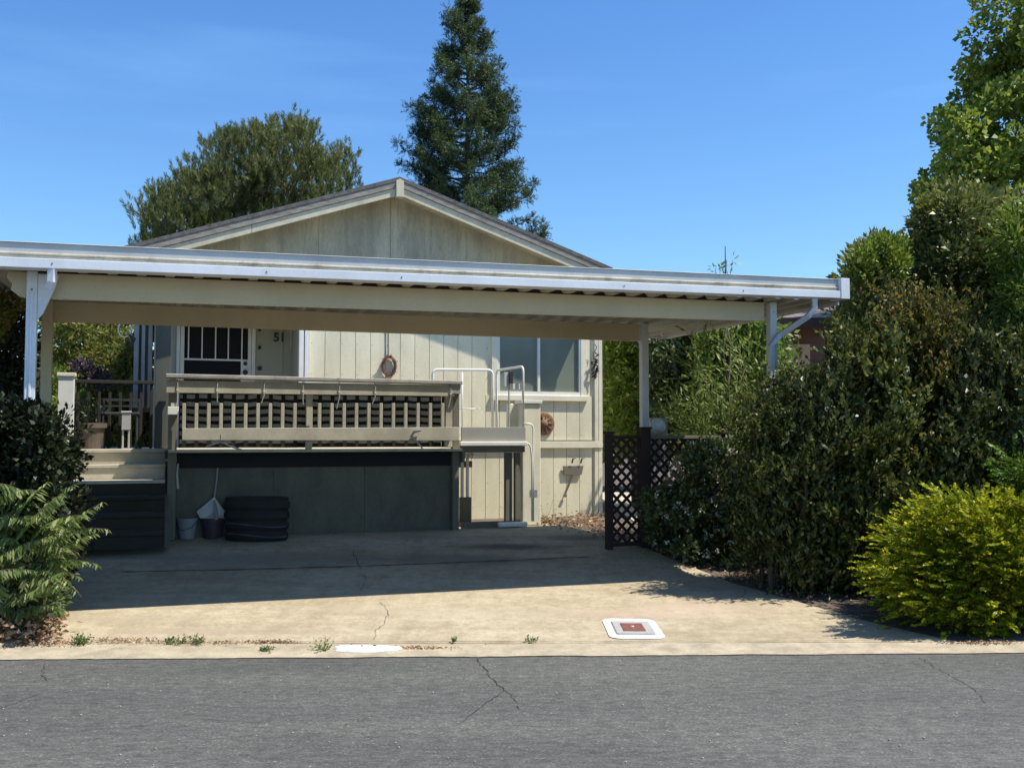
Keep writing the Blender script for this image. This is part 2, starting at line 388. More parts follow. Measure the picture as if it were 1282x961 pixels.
# siding planks
def planks(mb,a,b,z0,z1,t,holes=(),w=.2,gap=.008,th=.014):
    x=math.floor(a/w)*w
    while x<b:
        p0=max(a,x+gap/2); p1=min(b,x+w-gap/2); x+=w
        if p1-p0<.004: continue
        segs=[(z0,z1)]
        for (ha,hb,hz0,hz1) in holes:
            if p1>ha+.001 and p0<hb-.001:
                out=[]
                for (c,d) in segs:
                    if hz0>c: out.append((c,min(d,hz0)))
                    if hz1<d: out.append((max(c,hz1),d))
                segs=out
        for (c,d) in segs:
            if d-c>.005: mb.box(p0,p1,t,t+th,c,d)
    # dark backing behind grooves, cut round the holes
    if not holes: mb.box(a,b,t+th,t+.06,z0,z1)
    else:
        (ha,hb,hz0,hz1)=holes[0]
        mb.box(a,ha,t+th,t+.06,z0,z1); mb.box(hb,b,t+th,t+.06,z0,z1)
        mb.box(ha,hb,t+th,t+.06,z0,hz0); mb.box(ha,hb,t+th,t+.06,hz1,z1)
s0=hs(381)
wa,wb=hs(622.5),hs(727); wz0=zy(675,495,TH_); wz1=wz0+1.22
mb=MB(); planks(mb,s0,sWR,FL+.09,ZG,TH_,[(wa,wb,wz0,wz1)]); mb.build('front_wall','siding',house)
mb=MB(); planks(mb,s0,sWR,.26,FL-.02,TH_+.012); mb.build('skirting','siding',house,label='lower skirting of grooved siding under the belt board')
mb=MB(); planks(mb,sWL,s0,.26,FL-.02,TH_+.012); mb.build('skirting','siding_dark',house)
box('belt_board','trim',house,s0,sWR+.02,TH_-.028,TH_+.012,FL-.02,FL+.075)
for (a,b) in ((sWR-.1,sWR-.045),(sWR-.04,sWR+.02)):
    box('corner_trim','trim',house,a,b,TH_-.024,TH_+.02,FL+.078,ZG)
    box('corner_trim','trim',house,a,b,TH_-.012,TH_+.03,.28,FL-.023)
box('corner_trim','white',house,hs(373),hs(379),TH_-.02,TH_+.06,FL,ZG,label='white corner trim beside the porch recess')
box('corner_trim','white',house,hs(380),hs(386),TH_-.028,TH_+.04,FL+.078,ZG,label='white corner trim beside the porch recess')
# porch recess
TR=14.25
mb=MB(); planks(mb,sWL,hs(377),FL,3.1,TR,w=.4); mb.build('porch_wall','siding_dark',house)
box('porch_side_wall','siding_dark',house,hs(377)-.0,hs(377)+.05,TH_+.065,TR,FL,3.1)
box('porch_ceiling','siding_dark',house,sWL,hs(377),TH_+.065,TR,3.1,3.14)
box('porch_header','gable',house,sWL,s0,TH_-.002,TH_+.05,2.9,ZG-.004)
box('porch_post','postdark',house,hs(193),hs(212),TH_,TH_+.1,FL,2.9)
# body: side and back walls
mb=MB().box(sWR-.06,sWR,TH_+.062,TBK-.5,.26,zroof(sWR)+.02); mb.build('side_wall','siding',house)
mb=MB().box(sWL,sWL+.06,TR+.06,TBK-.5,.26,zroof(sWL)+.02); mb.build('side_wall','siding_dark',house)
mb=MB().box(sWL+.07,sWR-.07,TBK-.6,TBK-.5,.26,zroof(sWL)+.02); mb.build('rear_wall','siding',house)
mb=MB()
x_=math.floor(s0/.2)*.2+.02
while x_<sWR-.12:
    for z_ in (FL+.16,FL+.55,FL+.95,FL+1.35,.42,.75,1.1):
        if x_>s0+.02 and not (wa-.1<x_<wb+.1 and z_>wz0-.1): mb.box(x_,x_+.007,TH_-(.0015 if z_>FL else -.0105),TH_+.013,z_,z_+.007)
    x_+=.2
o=mb.build('nail_heads','iron',house); o['kind']='stuff'
# window
win=MB().box(wa-.085,wa,TH_-.02,TH_+.02,wz0-.02,wz1+.08).box(wb,wb+.085,TH_-.02,TH_+.02,wz0-.02,wz1+.08).box(wa,wb,TH_-.02,TH_+.02,wz1,wz1+.08).build('window','trim',house,.003)
box('sill','trim',win,wa-.1,wb+.1,TH_-.045,TH_-.002,wz0-.075,wz0-.0)
fr=MB(); fw=.035
fr.box(wa,wb,TH_-.012,TH_+.045,wz0+.001,wz0+fw+.02).box(wa,wb,TH_-.012,TH_+.045,wz1-fw,wz1)
fr.box(wa,wa+fw,TH_-.010,TH_+.045,wz0+fw+.02,wz1-fw).box(wb-.02,wb,TH_-.010,TH_+.045,wz0+fw+.02,wz1-fw)
sm=hs(674.5); fr.box(sm-.018,sm+.018,TH_-.014,TH_+.04,wz0+fw+.021,wz1-fw-.001)
fr.build('frame','white',win)
MB().box(wa+fw,sm-.018,TH_+.022,TH_+.028,wz0+fw,wz1-fw).build('pane','glass',win)
MB().box(sm+.018,wb-.02,TH_+.03,TH_+.036,wz0+fw,wz1-fw).build('pane','glass',win)
MB().box(wa,wb,TH_+.2,TH_+.21,wz0-.1,wz1).build('blind','curtain',win)
# door with barred screen
def rs(px): return sx(px,TR)
da,db=rs(219),rs(318); dz1=FL+2.05
door=MB().box(da+.1,db-.1,TR-.03,TR-.002,FL+.02,dz1-.08).build('door','blackglass',house,label='dark screen door with white bars')
fr=MB().box(da,da+.045,TR-.05,TR-.001,FL,dz1).box(da+.05,da+.1,TR-.042,TR-.001,FL,dz1).box(db-.1,db-.055,TR-.042,TR-.001,FL,dz1).box(db-.05,db,TR-.05,TR-.001,FL,dz1).box(da+.1,db-.1,TR-.045,TR-.001,dz1-.08,dz1)
fr.build('door_frame','white',door,.003)
br=MB(); zb=zy(260,450,TR-.04)
br.box(da+.1,db-.1,TR-.05,TR-.031,zb-.012,zb+.012)
for px in (234,251,268,284,301): br.box(rs(px)-.008,rs(px)+.008,TR-.052,TR-.033,zb+.012,dz1-.08)
br.box(rs(300),db-.1,TR-.05,TR-.031,FL+.02,zb-.012)
br.build('security_bars','white',door)
for py,r_ in ((455,.028),(466,.035)):
    mb=MB(); k=pix(307,py,TR-.06); mb.lathe(W(k[0],TR-.055,k[1]),[(0,-.045),(r_*.8,-.04),(r_,-.02),(r_*.8,0),(r_*.6,.006)],14,'t')
    mb.build('door_knob','iron',door,smooth=True)
for py,r_ in ((413,.02),(435,.024),(461,.03)):
    mb=MB(); k=pix(325,py,TR-.02); mb.lathe(W(k[0],TR-.012,k[1]),[(0,-.03),(r_*.8,-.026),(r_,-.012),(r_,.012)],12,'t')
    mb.build('wall_hardware','iron',house,smooth=True)
# house number
def text(name,body,size,s,t,z,mat,parent,rot=0,ext=.006):
    c=bpy.data.curves.new(name,'FONT'); c.body=body; c.size=size; c.extrude=ext; c.offset=size*.028
    o=bpy.data.objects.new(name,c); me=bpy.data.meshes.new_from_object(o); bpy.data.objects.remove(o)
    me.materials.clear(); me.materials.append(M[mat]); q=bpy.data.objects.new(name,me); col.objects.link(q)
    for v in me.vertices:
        x,y,zz=v.co; x,y=x*math.cos(rot)-y*math.sin(rot),x*math.sin(rot)+y*math.cos(rot)
        v.co=Vector(W(s+x,t-zz,z+y))-origin(parent)
    q.parent=parent; return q
k=pix(342,427,TR-.01); text('house_number','51',.17,k[0],TR-.012,k[1],'iron',house,.0)
# curtain strips at the porch corner
cur=thing('slat_screen','three pale grey vertical slats on a dark board at the left corner of the porch','screen',W(sx(177,13.3),13.3,FL))
for pa,pb in ((165.5,171.5),(175,179.5),(183.5,188.5)):
    box('slat','slatgrey',cur,sx(pa,13.3),sx(pb,13.3),13.28,13.31,FL+.50,2.82)
box('backing_board','postdark',cur,sx(166.5,13.36),sx(189,13.36),13.34,13.36,FL+.45,2.84)
lam=thing('porch_lamp','small white rimmed lamp on a dark arm at the porch corner','lamp',W(sx(160,13.1),13.1,2.75))
k=pix(156,412,13.1); mb=MB()
ring=[W(k[0]+.10*math.cos(a)*.55+.05*math.sin(a),13.1+.02*math.cos(a),k[1]+.075*math.sin(a)-.06*math.cos(a)) for a in lin(0,2*math.pi,21)]
mb.tube(ring,.008,6).build('lamp_rim','white',lam)
k2=pix(167,424,13.15); MB().tube([W(k[0]+.05,13.1,k[1]-.06),W(k2[0],13.15,k2[1]),W(k2[0]-.03,13.15,k2[1]-.1)],[.012,.035,.014],8).build('lamp_arm','iron',lam)

# wall ornaments
k=pix(487,458,TH_-.03); wr=thing('wreath','twisted brown vine wreath hanging on a cord on the cream wall','wreath',W(k[0],TH_-.03,k[1]-.14))
mb=MB()
for q in range(7):
    ph=q*.9; pts=[W(k[0]+(.082+.016*math.sin(5*a+ph))*math.cos(a),TH_-.035+.015*math.cos(4*a+ph),k[1]+(.125+.016*math.sin(5*a+ph))*math.sin(a)) for a in lin(0,2*math.pi,33)]
    mb.tube(pts,.008,5)
for q in range(70):
    a=random.uniform(0,6.28); c=Vector(W(k[0]+.085*math.cos(a),TH_-.04,k[1]+.125*math.sin(a)))
    d=Vector((random.uniform(-1,1),random.uniform(-1,.2),random.uniform(-1,1)))*.05; mb.tube([c,c+d],[.006,.002],4)
mb.build('vine_ring','wicker',wr)
MB().tube([W(k[0]-.01,TH_-.02,k[1]+.12),W(k[0]-.015,TH_-.02,2.95)],.008,6).build('hanging_cord','iron',wr)
k=pix(681,530,TH_-.03); pl=thing('round_plaque','round brown clay plaque hanging on the wall behind the white lift tower','plaque',W(k[0],TH_-.02,k[1]-.15))
MB().lathe(W(k[0],TH_-.004,k[1]),[(.155,0),(.165,-.015),(.15,-.03),(.11,-.022),(.06,-.026),(.055,-.045),(0,-.05)],28,'t').build('clay_disc','plaque',pl,smooth=True)
mb=MB()
for q in range(10):
    a=q*.628; mb.tube([W(k[0]+.07*math.cos(a),TH_-.035,k[1]+.07*math.sin(a)),W(k[0]+.13*math.cos(a),TH_-.032,k[1]+.13*math.sin(a))],[.012,.004],6)
mb.build('plaque_rays','terracotta',pl)
k=pix(745,455,TH_-.06); orn=thing('hanging_ornament','black leafy metal ornament hanging near the right corner trim of the house','ornament',W(k[0],TH_-.05,k[1]-.25))
mb=MB(); pts=[W(k[0]+.03*math.sin(q*1.3),TH_-.05,k[1]+.28-.5*q/12) for q in range(13)]; mb.tube(pts,.006,5)
for q in range(34):
    c=Vector(W(k[0]+random.uniform(-.04,.04),TH_-.05+random.uniform(-.03,.01),k[1]-.2+abs(random.gauss(0,.18))))
    mb.tube([c,c+Vector((random.uniform(-1,1)*.03,0,random.uniform(-1,1)*.03)),c+Vector((random.uniform(-1,1)*.05,-.01,-.03))],[.004,.018,.003],5)
mb.build('metal_leaves','iron',orn)
k=pix(715,590,TH_-.05); tr=thing('wall_shadow_shape','grey shape built for a cast shadow, with thin streak below the belt board at right','silhouette',W(k[0],TH_-.03,k[1]-.3))  # flat solids stand in for a shadow lying on the wall
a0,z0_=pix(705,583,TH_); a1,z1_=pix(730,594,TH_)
MB().prism([(a0+.01,z1_),(a1-.03,z1_),(a1,z0_),(a0-.01,z0_)],TH_-.022,TH_-.004).build('shadow_pan','deckpost',tr,.003)
p0=pix(717,594,TH_); p1=pix(707,619,TH_); MB().tube([W(p0[0],TH_-.015,p0[1]),W(p1[0],TH_-.015,p1[1])],[.014,.008]).lathe(W(p1[0],TH_-.02,p1[1]-.01),[(0,-.012),(.024,-.01),(.024,.01),(0,.012)],10,'t').build('streak','deckpost',tr)
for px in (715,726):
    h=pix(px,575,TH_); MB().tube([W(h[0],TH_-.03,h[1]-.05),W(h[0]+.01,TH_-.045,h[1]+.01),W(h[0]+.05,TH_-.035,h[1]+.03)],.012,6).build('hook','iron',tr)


# ------------------------------------------------------------------ deck, landing, stairs
TD=11.48
def ds(px): return sx(px,TD)
deck=thing('wooden_deck','weathered wooden deck with baluster railing and dark panelled skirt in front of the house','deck',W(ds(390),TD,.28))
dl,dr=ds(211),ds(575)
mb=MB(); x=TD+.0; n=0
sl_=sx(64,12.0)
for q in range(12):
    t0=TD-.138+q*.14; mb.box(dl,dr,t0,min(t0+.133,TH_-.03),FL-.03,FL)
mb.build('deck_boards','deckwood',deck)
mb=MB()
for q in range(16):
    t0=12.0+q*.14; mb.box(sl_,dl-.004 if t0<12.9 else (dl-.004),t0,min(t0+.133,TR-.01),FL-.03,FL)
mb.box(dl,hs(376),TH_-.02,TR-.01,FL-.03,FL-.001)
mb.build('landing_boards','deckwood',deck)
box('deck_end_trim','deckpost',deck,dr+.001,dr+.03,TD-.138,TD+.1,FL-.16,FL+.0)
box('rim_joist','black',deck,dl+.1,dr-.06,TD+.08,TD+.12,FL-.2,FL-.034)  # coloured black to carry the shadow band under the deck edge
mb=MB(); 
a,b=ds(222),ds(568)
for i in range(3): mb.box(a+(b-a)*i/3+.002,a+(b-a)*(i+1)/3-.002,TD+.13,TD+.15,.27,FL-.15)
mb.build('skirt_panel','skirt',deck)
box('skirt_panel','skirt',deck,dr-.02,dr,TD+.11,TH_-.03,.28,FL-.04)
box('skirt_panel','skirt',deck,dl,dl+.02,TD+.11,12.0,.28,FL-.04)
RZ=zy(390,476,TD)
for px0,px1,zt in ((210.5,221.5,RZ-.02),(567,575,RZ-.08)):
    box('post','deckpost',deck,ds(px0),ds(px1),TD,TD+.1,.27,zt)
box('post','deckwood',deck,ds(383),ds(391),TD-.01,TD+.06,FL,RZ-.11)
box('post','deckwood',deck,ds(558),ds(571),TD+.005,TD+.08,FL+.02,RZ-.10)
# cap and boards
zc0=zy(208,467.5,TD-.06); zc1=zy(575,476.5,TD-.06)
MB().sweep((ds(206),TD,zc0),(ds(577),TD,zc1),[(-.08,0),(-.08,-.045),(.09,-.045),(.09,0)]).build('rail_cap','deckcap',deck,.008)
zc0=zy(208,476.0,TD-.03); zc1=zy(575,482,TD-.03)
MB().sweep((ds(207),TD,zc0),(ds(568),TD,zc1),[(-.05,0),(-.05,-.135),(-.012,-.135),(-.012,0)]).build('upper_rail_board','deckwood',deck,.004)
box('rail_end_block','deckcap',deck,ds(560),ds(575),TD-.058,TD+.03,zy(570,493,TD),zy(570,481,TD))
TQ=TD-.12
za,zb_=zy(230,536,TQ),zy(570,534.5,TQ); zc_,zd_=zy(230,551,TQ),zy(570,551.5,TQ)
MB().poly([W(sx(228,TQ),TQ,zc_),W(sx(575,TQ),TQ,zd_),W(sx(575,TQ),TQ,zb_),W(sx(228,TQ),TQ,za)]+[W(sx(228,TQ),TQ+.04,zc_),W(sx(575,TQ),TQ+.04,zd_),W(sx(575,TQ),TQ+.04,zb_),W(sx(228,TQ),TQ+.04,za)],[(0,1,2,3),(7,6,5,4),(0,4,5,1),(1,5,6,2),(2,6,7,3),(3,7,4,0)]).build('lower_rail_board','deckwood',deck,.004)
for px in (230,390,560): box('rail_bracket','deckpost',deck,sx(px,TD),sx(px,TD)+.06,TQ+.041,TD-.012,zc_+.03,zc_+.09)
for px in [230+15.45*i for i in range(22)]:
    if abs(px-384)<5: continue
    s_=sx(px,TQ); box('baluster','deckwood',deck,s_-.019,s_+.019,TQ+.003,TQ+.04,za-.03,zy(px,504.5,TQ),bevel=.004)
# woven lattice privacy screen behind the balusters
scr=thing('privacy_screen','dark woven screen with grey slats tied behind the deck balusters','screen',W(ds(390),TD+.1,FL))
ta=TD+.10; z_lo=FL+.02; z_hi=RZ-.13
MB().box(ds(224),ds(556),ta+.03,ta+.036,z_lo,z_hi).build('mesh_backing','black',scr)
mb=MB(); zz=z_lo+.05
while zz<z_hi-.03:
    sag=[.006*math.sin(q*.8+zz*9)+.003*math.sin(q*2.7) for q in range(45)]
    P=lin(ds(225),ds(555),45)
    for q in range(44):
        if False: continue
        mb.poly([W(P[q],ta+.01,zz+sag[q]),W(P[q+1],ta+.01,zz+sag[q+1]),W(P[q+1],ta+.01,zz+.047+sag[q+1]),W(P[q],ta+.01,zz+.047+sag[q]),W(P[q],ta+.016,zz+sag[q]),W(P[q+1],ta+.016,zz+sag[q+1]),W(P[q+1],ta+.016,zz+.047+sag[q+1]),W(P[q],ta+.016,zz+.047+sag[q])],[(0,1,2,3),(7,6,5,4),(0,4,5,1),(3,2,6,7)])
    zz+=.083
mb.build('grey_slats','slat',scr)
mb=MB()
for q in range(23):
    s_=sx(230.5+15.45*q,ta); mb.box(s_-.021,s_+.021,ta-.005,ta+.004,z_lo,z_hi)
mb.box(ds(224),ds(556),ta-.012,ta-.006,z_hi-.01,z_hi+.03)
mb.build('dark_straps','black',scr)
# ties
zt=RZ-.02
for i,px in enumerate((221,271,330,379,425,470,565)):
    s_=sx(px,TD-.1); l=random.uniform(.06,.14); dxx=random.uniform(-.02,.03)
    mb=MB().tube([W(s_,TD-.03,zt+.0),W(s_+.003,TD-.062,zt-.03),W(s_+.002,TD-.064,zt-.16),W(s_-.008-dxx,TD-.06,zt-.17-l)],.005,5)
    mb.lathe(W(s_,TD-.066,zt-.12),[(0,-.012),(.011,-.006),(.012,.004),(0,.012)],8,'t')
    o=mb.build('tie_cord','rope',deck)
s_=sx(276,TQ-.02); zz=zy(276,553,TQ)
MB().tube([W(s_,TQ-.02,zz+.08),W(s_,TQ-.02,zz),W(s_+.14,TQ-.01,zz-.06),W(s_+.27,TQ,zz-.1)],[.006,.008,.012,.007],5).build('tie_cord','rope',deck)
MB().tube([W(s_,TQ-.02,zz),W(s_-.1,TQ,zz-.035),W(s_-.15,TQ,zz-.05)],[.008,.01,.006],5).build('tie_cord','rope',deck)
s_=sx(516,TQ-.03); zz=zy(516,545,TQ)
MB().tube([W(s_+.1,TQ-.03,zz+.06),W(s_+.02,TQ-.035,zz+.04),W(s_-.01,TQ-.03,zz-.01),W(s_+.05,TQ-.02,zz-.06),W(s_+.13,TQ,zz-.15)],[.012,.016,.018,.012,.008],6).build('tie_cord','rope',deck)
# white solar cap on left post
k=pix(216,515,TD-.05); box('post_light','white',deck,ds(210.5)-.01,ds(223)+.0,TD-.07,TD-.002,zy(216,519,TD),zy(216,509,TD))
box('light_bracket','rope',deck,ds(213),ds(221),TD-.05,TD-.002,zy(216,508.6,TD),zy(216,504.5,TD))
MB().tube([W(ds(223.5),TD-.01,FL-.15),W(ds(222.5),TD-.01,FL-.27),W(ds(224),TD-.015,FL-.42)],[.008,.012,.016],6).build('hanging_strip','rope',deck)
# rear railing at landing and newel
tn=13.05; na,nb=sx(93,tn),sx(192,tn); zt=zy(140,476,tn)
box('rail_cap','stepdark',deck,na,nb,tn-.05,tn+.05,zt-.04,zt)
for q in range(8):
    s_=na+.03+(nb-na-.06)*q/7; box('baluster','stepdark',deck,s_-.017,s_+.017,tn-.02,tn+.02,FL,zt-.04)
box('lower_rail','deckpost',deck,na,nb,tn-.03,tn+.03,zt-.16,zt-.10) if False else None
s_=sx(82,12.02); zt2=zy(82,471,12.02)
box('newel_post','white',deck,s_-.085,s_+.075,12.0,12.12,.28,zt2,label='white newel post at the head of the steps')
box('newel_cap','trim',deck,s_-.1,s_+.09,11.985,12.135,zt2+.001,zt2+.04)
# side rail between the steps and the deck, screen added to shade the treads
box('side_rail_cap','deckcap',deck,dl-.03,dl+.06,TD+.101,TH_-.05,RZ-.06,RZ-.02)
box('side_shade_screen','skirt',deck,dl+.003,dl+.022,TD+.101,TH_-.05,FL+.03,RZ-.061)
# stairs
st=thing('porch_steps','wooden steps climbing to the landing between the hedge and the deck','stairs',W(sx(148,11),11,.28))
sa,sb=sx(70,11.7),ds(209)-.01
for i in range(6):
    tf=12.0-.27*i; zt=FL-.161*i
    if i>0:
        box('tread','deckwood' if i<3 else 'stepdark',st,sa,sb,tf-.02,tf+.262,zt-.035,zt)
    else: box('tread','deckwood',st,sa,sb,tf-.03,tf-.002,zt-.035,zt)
    box('riser','deckwood' if i<2 else 'stepdark',st,sa,sb,tf,tf+.018,zt-.161+.001,zt-.037)  # lower treads and risers darkened, their shade is put into the colour
for s_ in (sa-.045,sb-.0):
    pts=[(12.0,.28),(10.66,.28),(10.66,.30),(12.0,FL-.20)]
    vs=[W(s_+d,t,z) for d in (0,.04) for t,z in pts]
    MB().poly(vs,[(0,1,2,3),(7,6,5,4),(0,4,5,1),(1,5,6,2),(2,6,7,3),(3,7,4,0)]).build('stringer','skirt',st)

# things on the landing
c=Vector(W(sx(112,12.6),12.6,FL)); pt=thing('planter_pot','large brown square-rimmed planter holding a small leafy plant on the landing','planter',c)
MB().lathe(c,[(0,0),(.13,0),(.165,.24),(.19,.245),(.19,.30),(.165,.30),(.16,.27),(0,.265)],20).build('pot','potbrown',pt,smooth=False)
tb=thing('patio_chair','dark patio chair standing by the landing railing','chair',W(sx(150,12.75),12.75,FL))
cs=sx(152,12.75)
MB().box(cs-.22,cs+.2,12.58,12.95,FL+.40,FL+.43).build('seat','iron',tb,.01)
MB().box(cs-.22,cs+.2,12.92,12.94,FL+.57,FL+.60).box(cs-.22,cs-.20,12.92,12.94,FL+.40,FL+.57).box(cs+.18,cs+.2,12.92,12.94,FL+.40,FL+.57).box(cs-.2,cs+.18,12.922,12.938,FL+.50,FL+.52).build('backrest','iron',tb)
for a in (-.2,.17):
    for b in (12.6,12.93): MB().tube([W(cs+a,b,FL),W(cs+a,b,FL+.45 if b>12.8 else FL+.4)],.014).build('leg','iron',tb)
k=thing('storage_box','pale grey upright box standing beside the dark patio chair on the landing','box',W(sx(157,12.5),12.5,FL))
box('box_body','slatgrey',k,sx(152,12.5),sx(163,12.5),12.48,12.56,FL+.22,FL+.42)
box('box_leg','slatgrey',k,sx(152.5,12.5),sx(155,12.5),12.5,12.55,FL,FL+.219)
box('box_leg','slatgrey',k,sx(160,12.5),sx(162.5,12.5),12.5,12.55,FL,FL+.219)
box('box_lid','curtain',k,sx(151,12.5),sx(164,12.5),12.47,12.57,FL+.421,FL+.44)
for q,(a,b,c_) in enumerate(((430,450,.06),(470,486,.05),(320,340,.05),(335,350,.03),(350,364,.05),(366,380,.04),(398,410,.05))): pass

# under-deck things
def bucket(name,label,px,py,rad,h,mat):
    g=ground_at(px,py); o=thing(name,label,'bucket',g,None)
    MB().lathe(g,[(0,.01),(rad*.78,.0),(rad,h-.03),(rad*1.08,h-.028),(rad*1.08,h),(rad*.97,h),(rad*.76,.03),(0,.03)],24).build('bucket_body',mat,o,smooth=False); return g,o
g,b1=bucket('bucket','pale grey bucket at the left end of the deck skirt',234,674,.105,.225,'bluegrey')
MB().tube([(g[0]-.11,g[1],g[2]+.2),(g[0]-.08,g[1]-.09,g[2]+.13),(g[0],g[1]-.13,g[2]+.10),(g[0]+.08,g[1]-.09,g[2]+.13),(g[0]+.11,g[1],g[2]+.2)],.004,5).build('bail_handle','iron',b1)
g,b2=bucket('bucket','dark purple bucket holding the upturned white dustpan',266,673,.12,.22,'purple')
dp=thing('dustpan_broom','long thin stick with a white folded square dustpan leaning on the deck skirt','broom',(g[0],g[1]-.02,g[2]+.05))
top=Vector(at(274,567,g[1]+.12)); bot=Vector(at(268,628,g[1]+.02))
MB().tube([bot,(bot+top)/2+Vector((.004,0,0)),top],.009,7).build('stick','deckcap',dp)
D=[Vector(at(x,y,g[1]+dd)) for x,y,dd in ((268,622,0),(285,645,-.02),(283,649,-.02),(252,651,-.05),(246,640,-.03))]; mid=Vector(at(268,640,g[1]-.09))
MB().poly(D+[mid]+[d+Vector((0,.012,0)) for d in D]+[mid+Vector((0,.012,0))],[(0,1,5),(1,2,5),(2,3,5),(3,4,5),(4,0,5),(7,6,11),(8,7,11),(9,8,11),(10,9,11),(6,10,11),(0,6,7,1),(1,7,8,2),(2,8,9,3),(3,9,10,4),(4,10,6,0)]).build('white_pan','white',dp)
MB().tube([at(268,626,g[1]-.05),at(270,640,g[1]-.11),at(271,650,g[1]-.1)],[.012,.03,.018],6).build('pan_clip','bluegrey',dp)
g=ground_at(321,676); tu=thing('rubber_tub','large black ribbed rubber tub against the deck skirt','tub',(g[0],g[1]-.1,g[2]))
cc=(g[0],g[1]+.0,g[2]); prof=[(0,0)]
for q in range(4): prof+=[(.325+.006*q,.005+.11*q),(.345+.006*q,.03+.11*q),(.345+.006*q,.08+.11*q),(.325+.006*q,.105+.11*q)]
prof+=[(.35,.46),(.33,.47),(.31,.44),(0,.40)]
b=len(prof); me=MB().lathe((0,0,0),prof,36); me.v=[(cc[0]+x,cc[1]+y*.38,cc[2]+z) for x,y,z in me.v]
me.build('ribbed_tub','rubber',tu,smooth=False)
for zq in (.06,.17):
    pts=[(cc[0]+.352*math.cos(a),cc[1]+.352*.38*math.sin(a),cc[2]+zq+.02*math.sin(a*2)) for a in lin(math.pi*1.15,math.pi*1.9,14)]
    MB().tube(pts,.008,5).build('worn_rib','band',tu)

# ------------------------------------------------------------------ wheelchair lift
TL=11.62
lf=thing('wheelchair_lift','white wheelchair lift with tubular guard rails and tall cream tower beside the deck','lift',W(sx(640,TL),TL,.28))
L=lambda px: sx(px,TL)
Z=lambda px,py: zy(px,py,TL)
box('platform_panel','liftpanel',lf,L(577),L(657),TL-.03,TL,Z(617,552),Z(617,534.5))
box('platform_ledge','white',lf,L(574),L(658),TL-.07,TL+.0,Z(617,558),Z(617,552.3),bevel=.01)
box('platform_frame','deckpost',lf,L(576),L(657),TL-.02,TL+.04,Z(617,566),Z(617,558.3),bevel=.012)
box('platform_floor','liftpanel',lf,L(577),L(653),TL+.041,TH_-.3,Z(617,560),Z(617,558))
box('support_post','deckpost',lf,L(635),L(643),TL+.05,TL+.13,.28,Z(640,566.5))
box('support_post','deckpost',lf,L(645.5),L(652),TL+.01,TL+.08,.28,Z(640,566.5))
tt=TL+.09; tw=box('tower','trim',lf,sx(654,tt),sx(677,tt),tt,tt+.2,.285,zy(665,505,tt),bevel=.012)
box('tower_cap','white',tw,sx(652,tt),sx(678.5,tt),tt-.02,tt+.22,zy(665,505,tt)+.001,zy(665,501,tt))
for px in (665.5,670.5): box('tower_sticker','bluegrey',tw,sx(px-2,tt),sx(px+2,tt),tt-.004,tt-.001,zy(px,621,tt),zy(px,613,tt),bevel=0)
def rail(pxs,t,r=.018,name='guard_rail'):
    P=[W(sx(a,tq),tq,zy(a,b,tq)) for a,b,tq in [(q[0],q[1],q[2] if len(q)>2 else t) for q in pxs]]
    out=[Vector(P[0])]
    for i in range(1,len(P)-1):   # rounded corners
        p,a,b=Vector(P[i]),Vector(P[i-1]),Vector(P[i+1]); ra=min(.07,(a-p).length/2.5); rb=min(.07,(b-p).length/2.5)
        A=p+(a-p).normalized()*ra; B=p+(b-p).normalized()*rb
        for k in (0,.25,.5,.75,1): out.append(A*(1-k)**2+p*2*k*(1-k)+B*k*k)
    out.append(Vector(P[-1]))
    return MB().tube(out,r,8).build(name,'white',lf,smooth=True)
tq=12.7
rail([(541.5,535),(541.5,462.5),(616.5,463),(616.5,540)],tq)
rail([(578.5,466),(578.5,540)],tq,.011); rail([(572,511.5),(603,511.5)],tq,.007)
rail([(621.5,540,12.6),(621.5,463.5,12.6),(655,458.5,11.7),(655,536,11.7)],tq,.015)
rail([(622,489,12.6),(622,540,12.6)],tq,.011)
rail([(640.5,540),(640.5,505)],12.0,.012)
rail([(656,530.5),(667.5,530.5),(667.5,565),(667.5,652)],TL-.03,.011,'conduit')
rail([(656,553.5),(664,556),(666,575),(666,652)],TL-.05,.011,'conduit')
box('junction_box','trim',lf,sx(637,11.9),sx(651,11.9),11.9,12.0,zy(644,536,11.9),zy(644,506,11.9))
box('call_control','iron',lf,sx(636.5,11.75),sx(641.5,11.75),11.72,11.78,zy(639,480,11.75),zy(639,464.5,11.75),bevel=.006,label='black control box on a thin stem')
box('control_face','curtain',lf,sx(630,11.78),sx(636.3,11.78),11.74,11.78,zy(633,484,11.75),zy(633,466,11.75))
box('control_sticker','white',lf,sx(642,11.75),sx(650.5,11.75),11.74,11.745,zy(646,487,11.75),zy(646,480,11.75),bevel=0)
MB().tube([W(sx(637.5,11.75),11.76,zy(637,540,11.75)),W(sx(637.5,11.75),11.76,zy(637,480,11.75))],.01).build('control_stem','alu',lf)
box('base_rail','white',lf,L(621),L(657),TL-.12,TL-.04,.29,.35,bevel=.02)
box('base_plate','deckpost',lf,L(577),L(650),TL-.03,TL+.0,.285,.36)
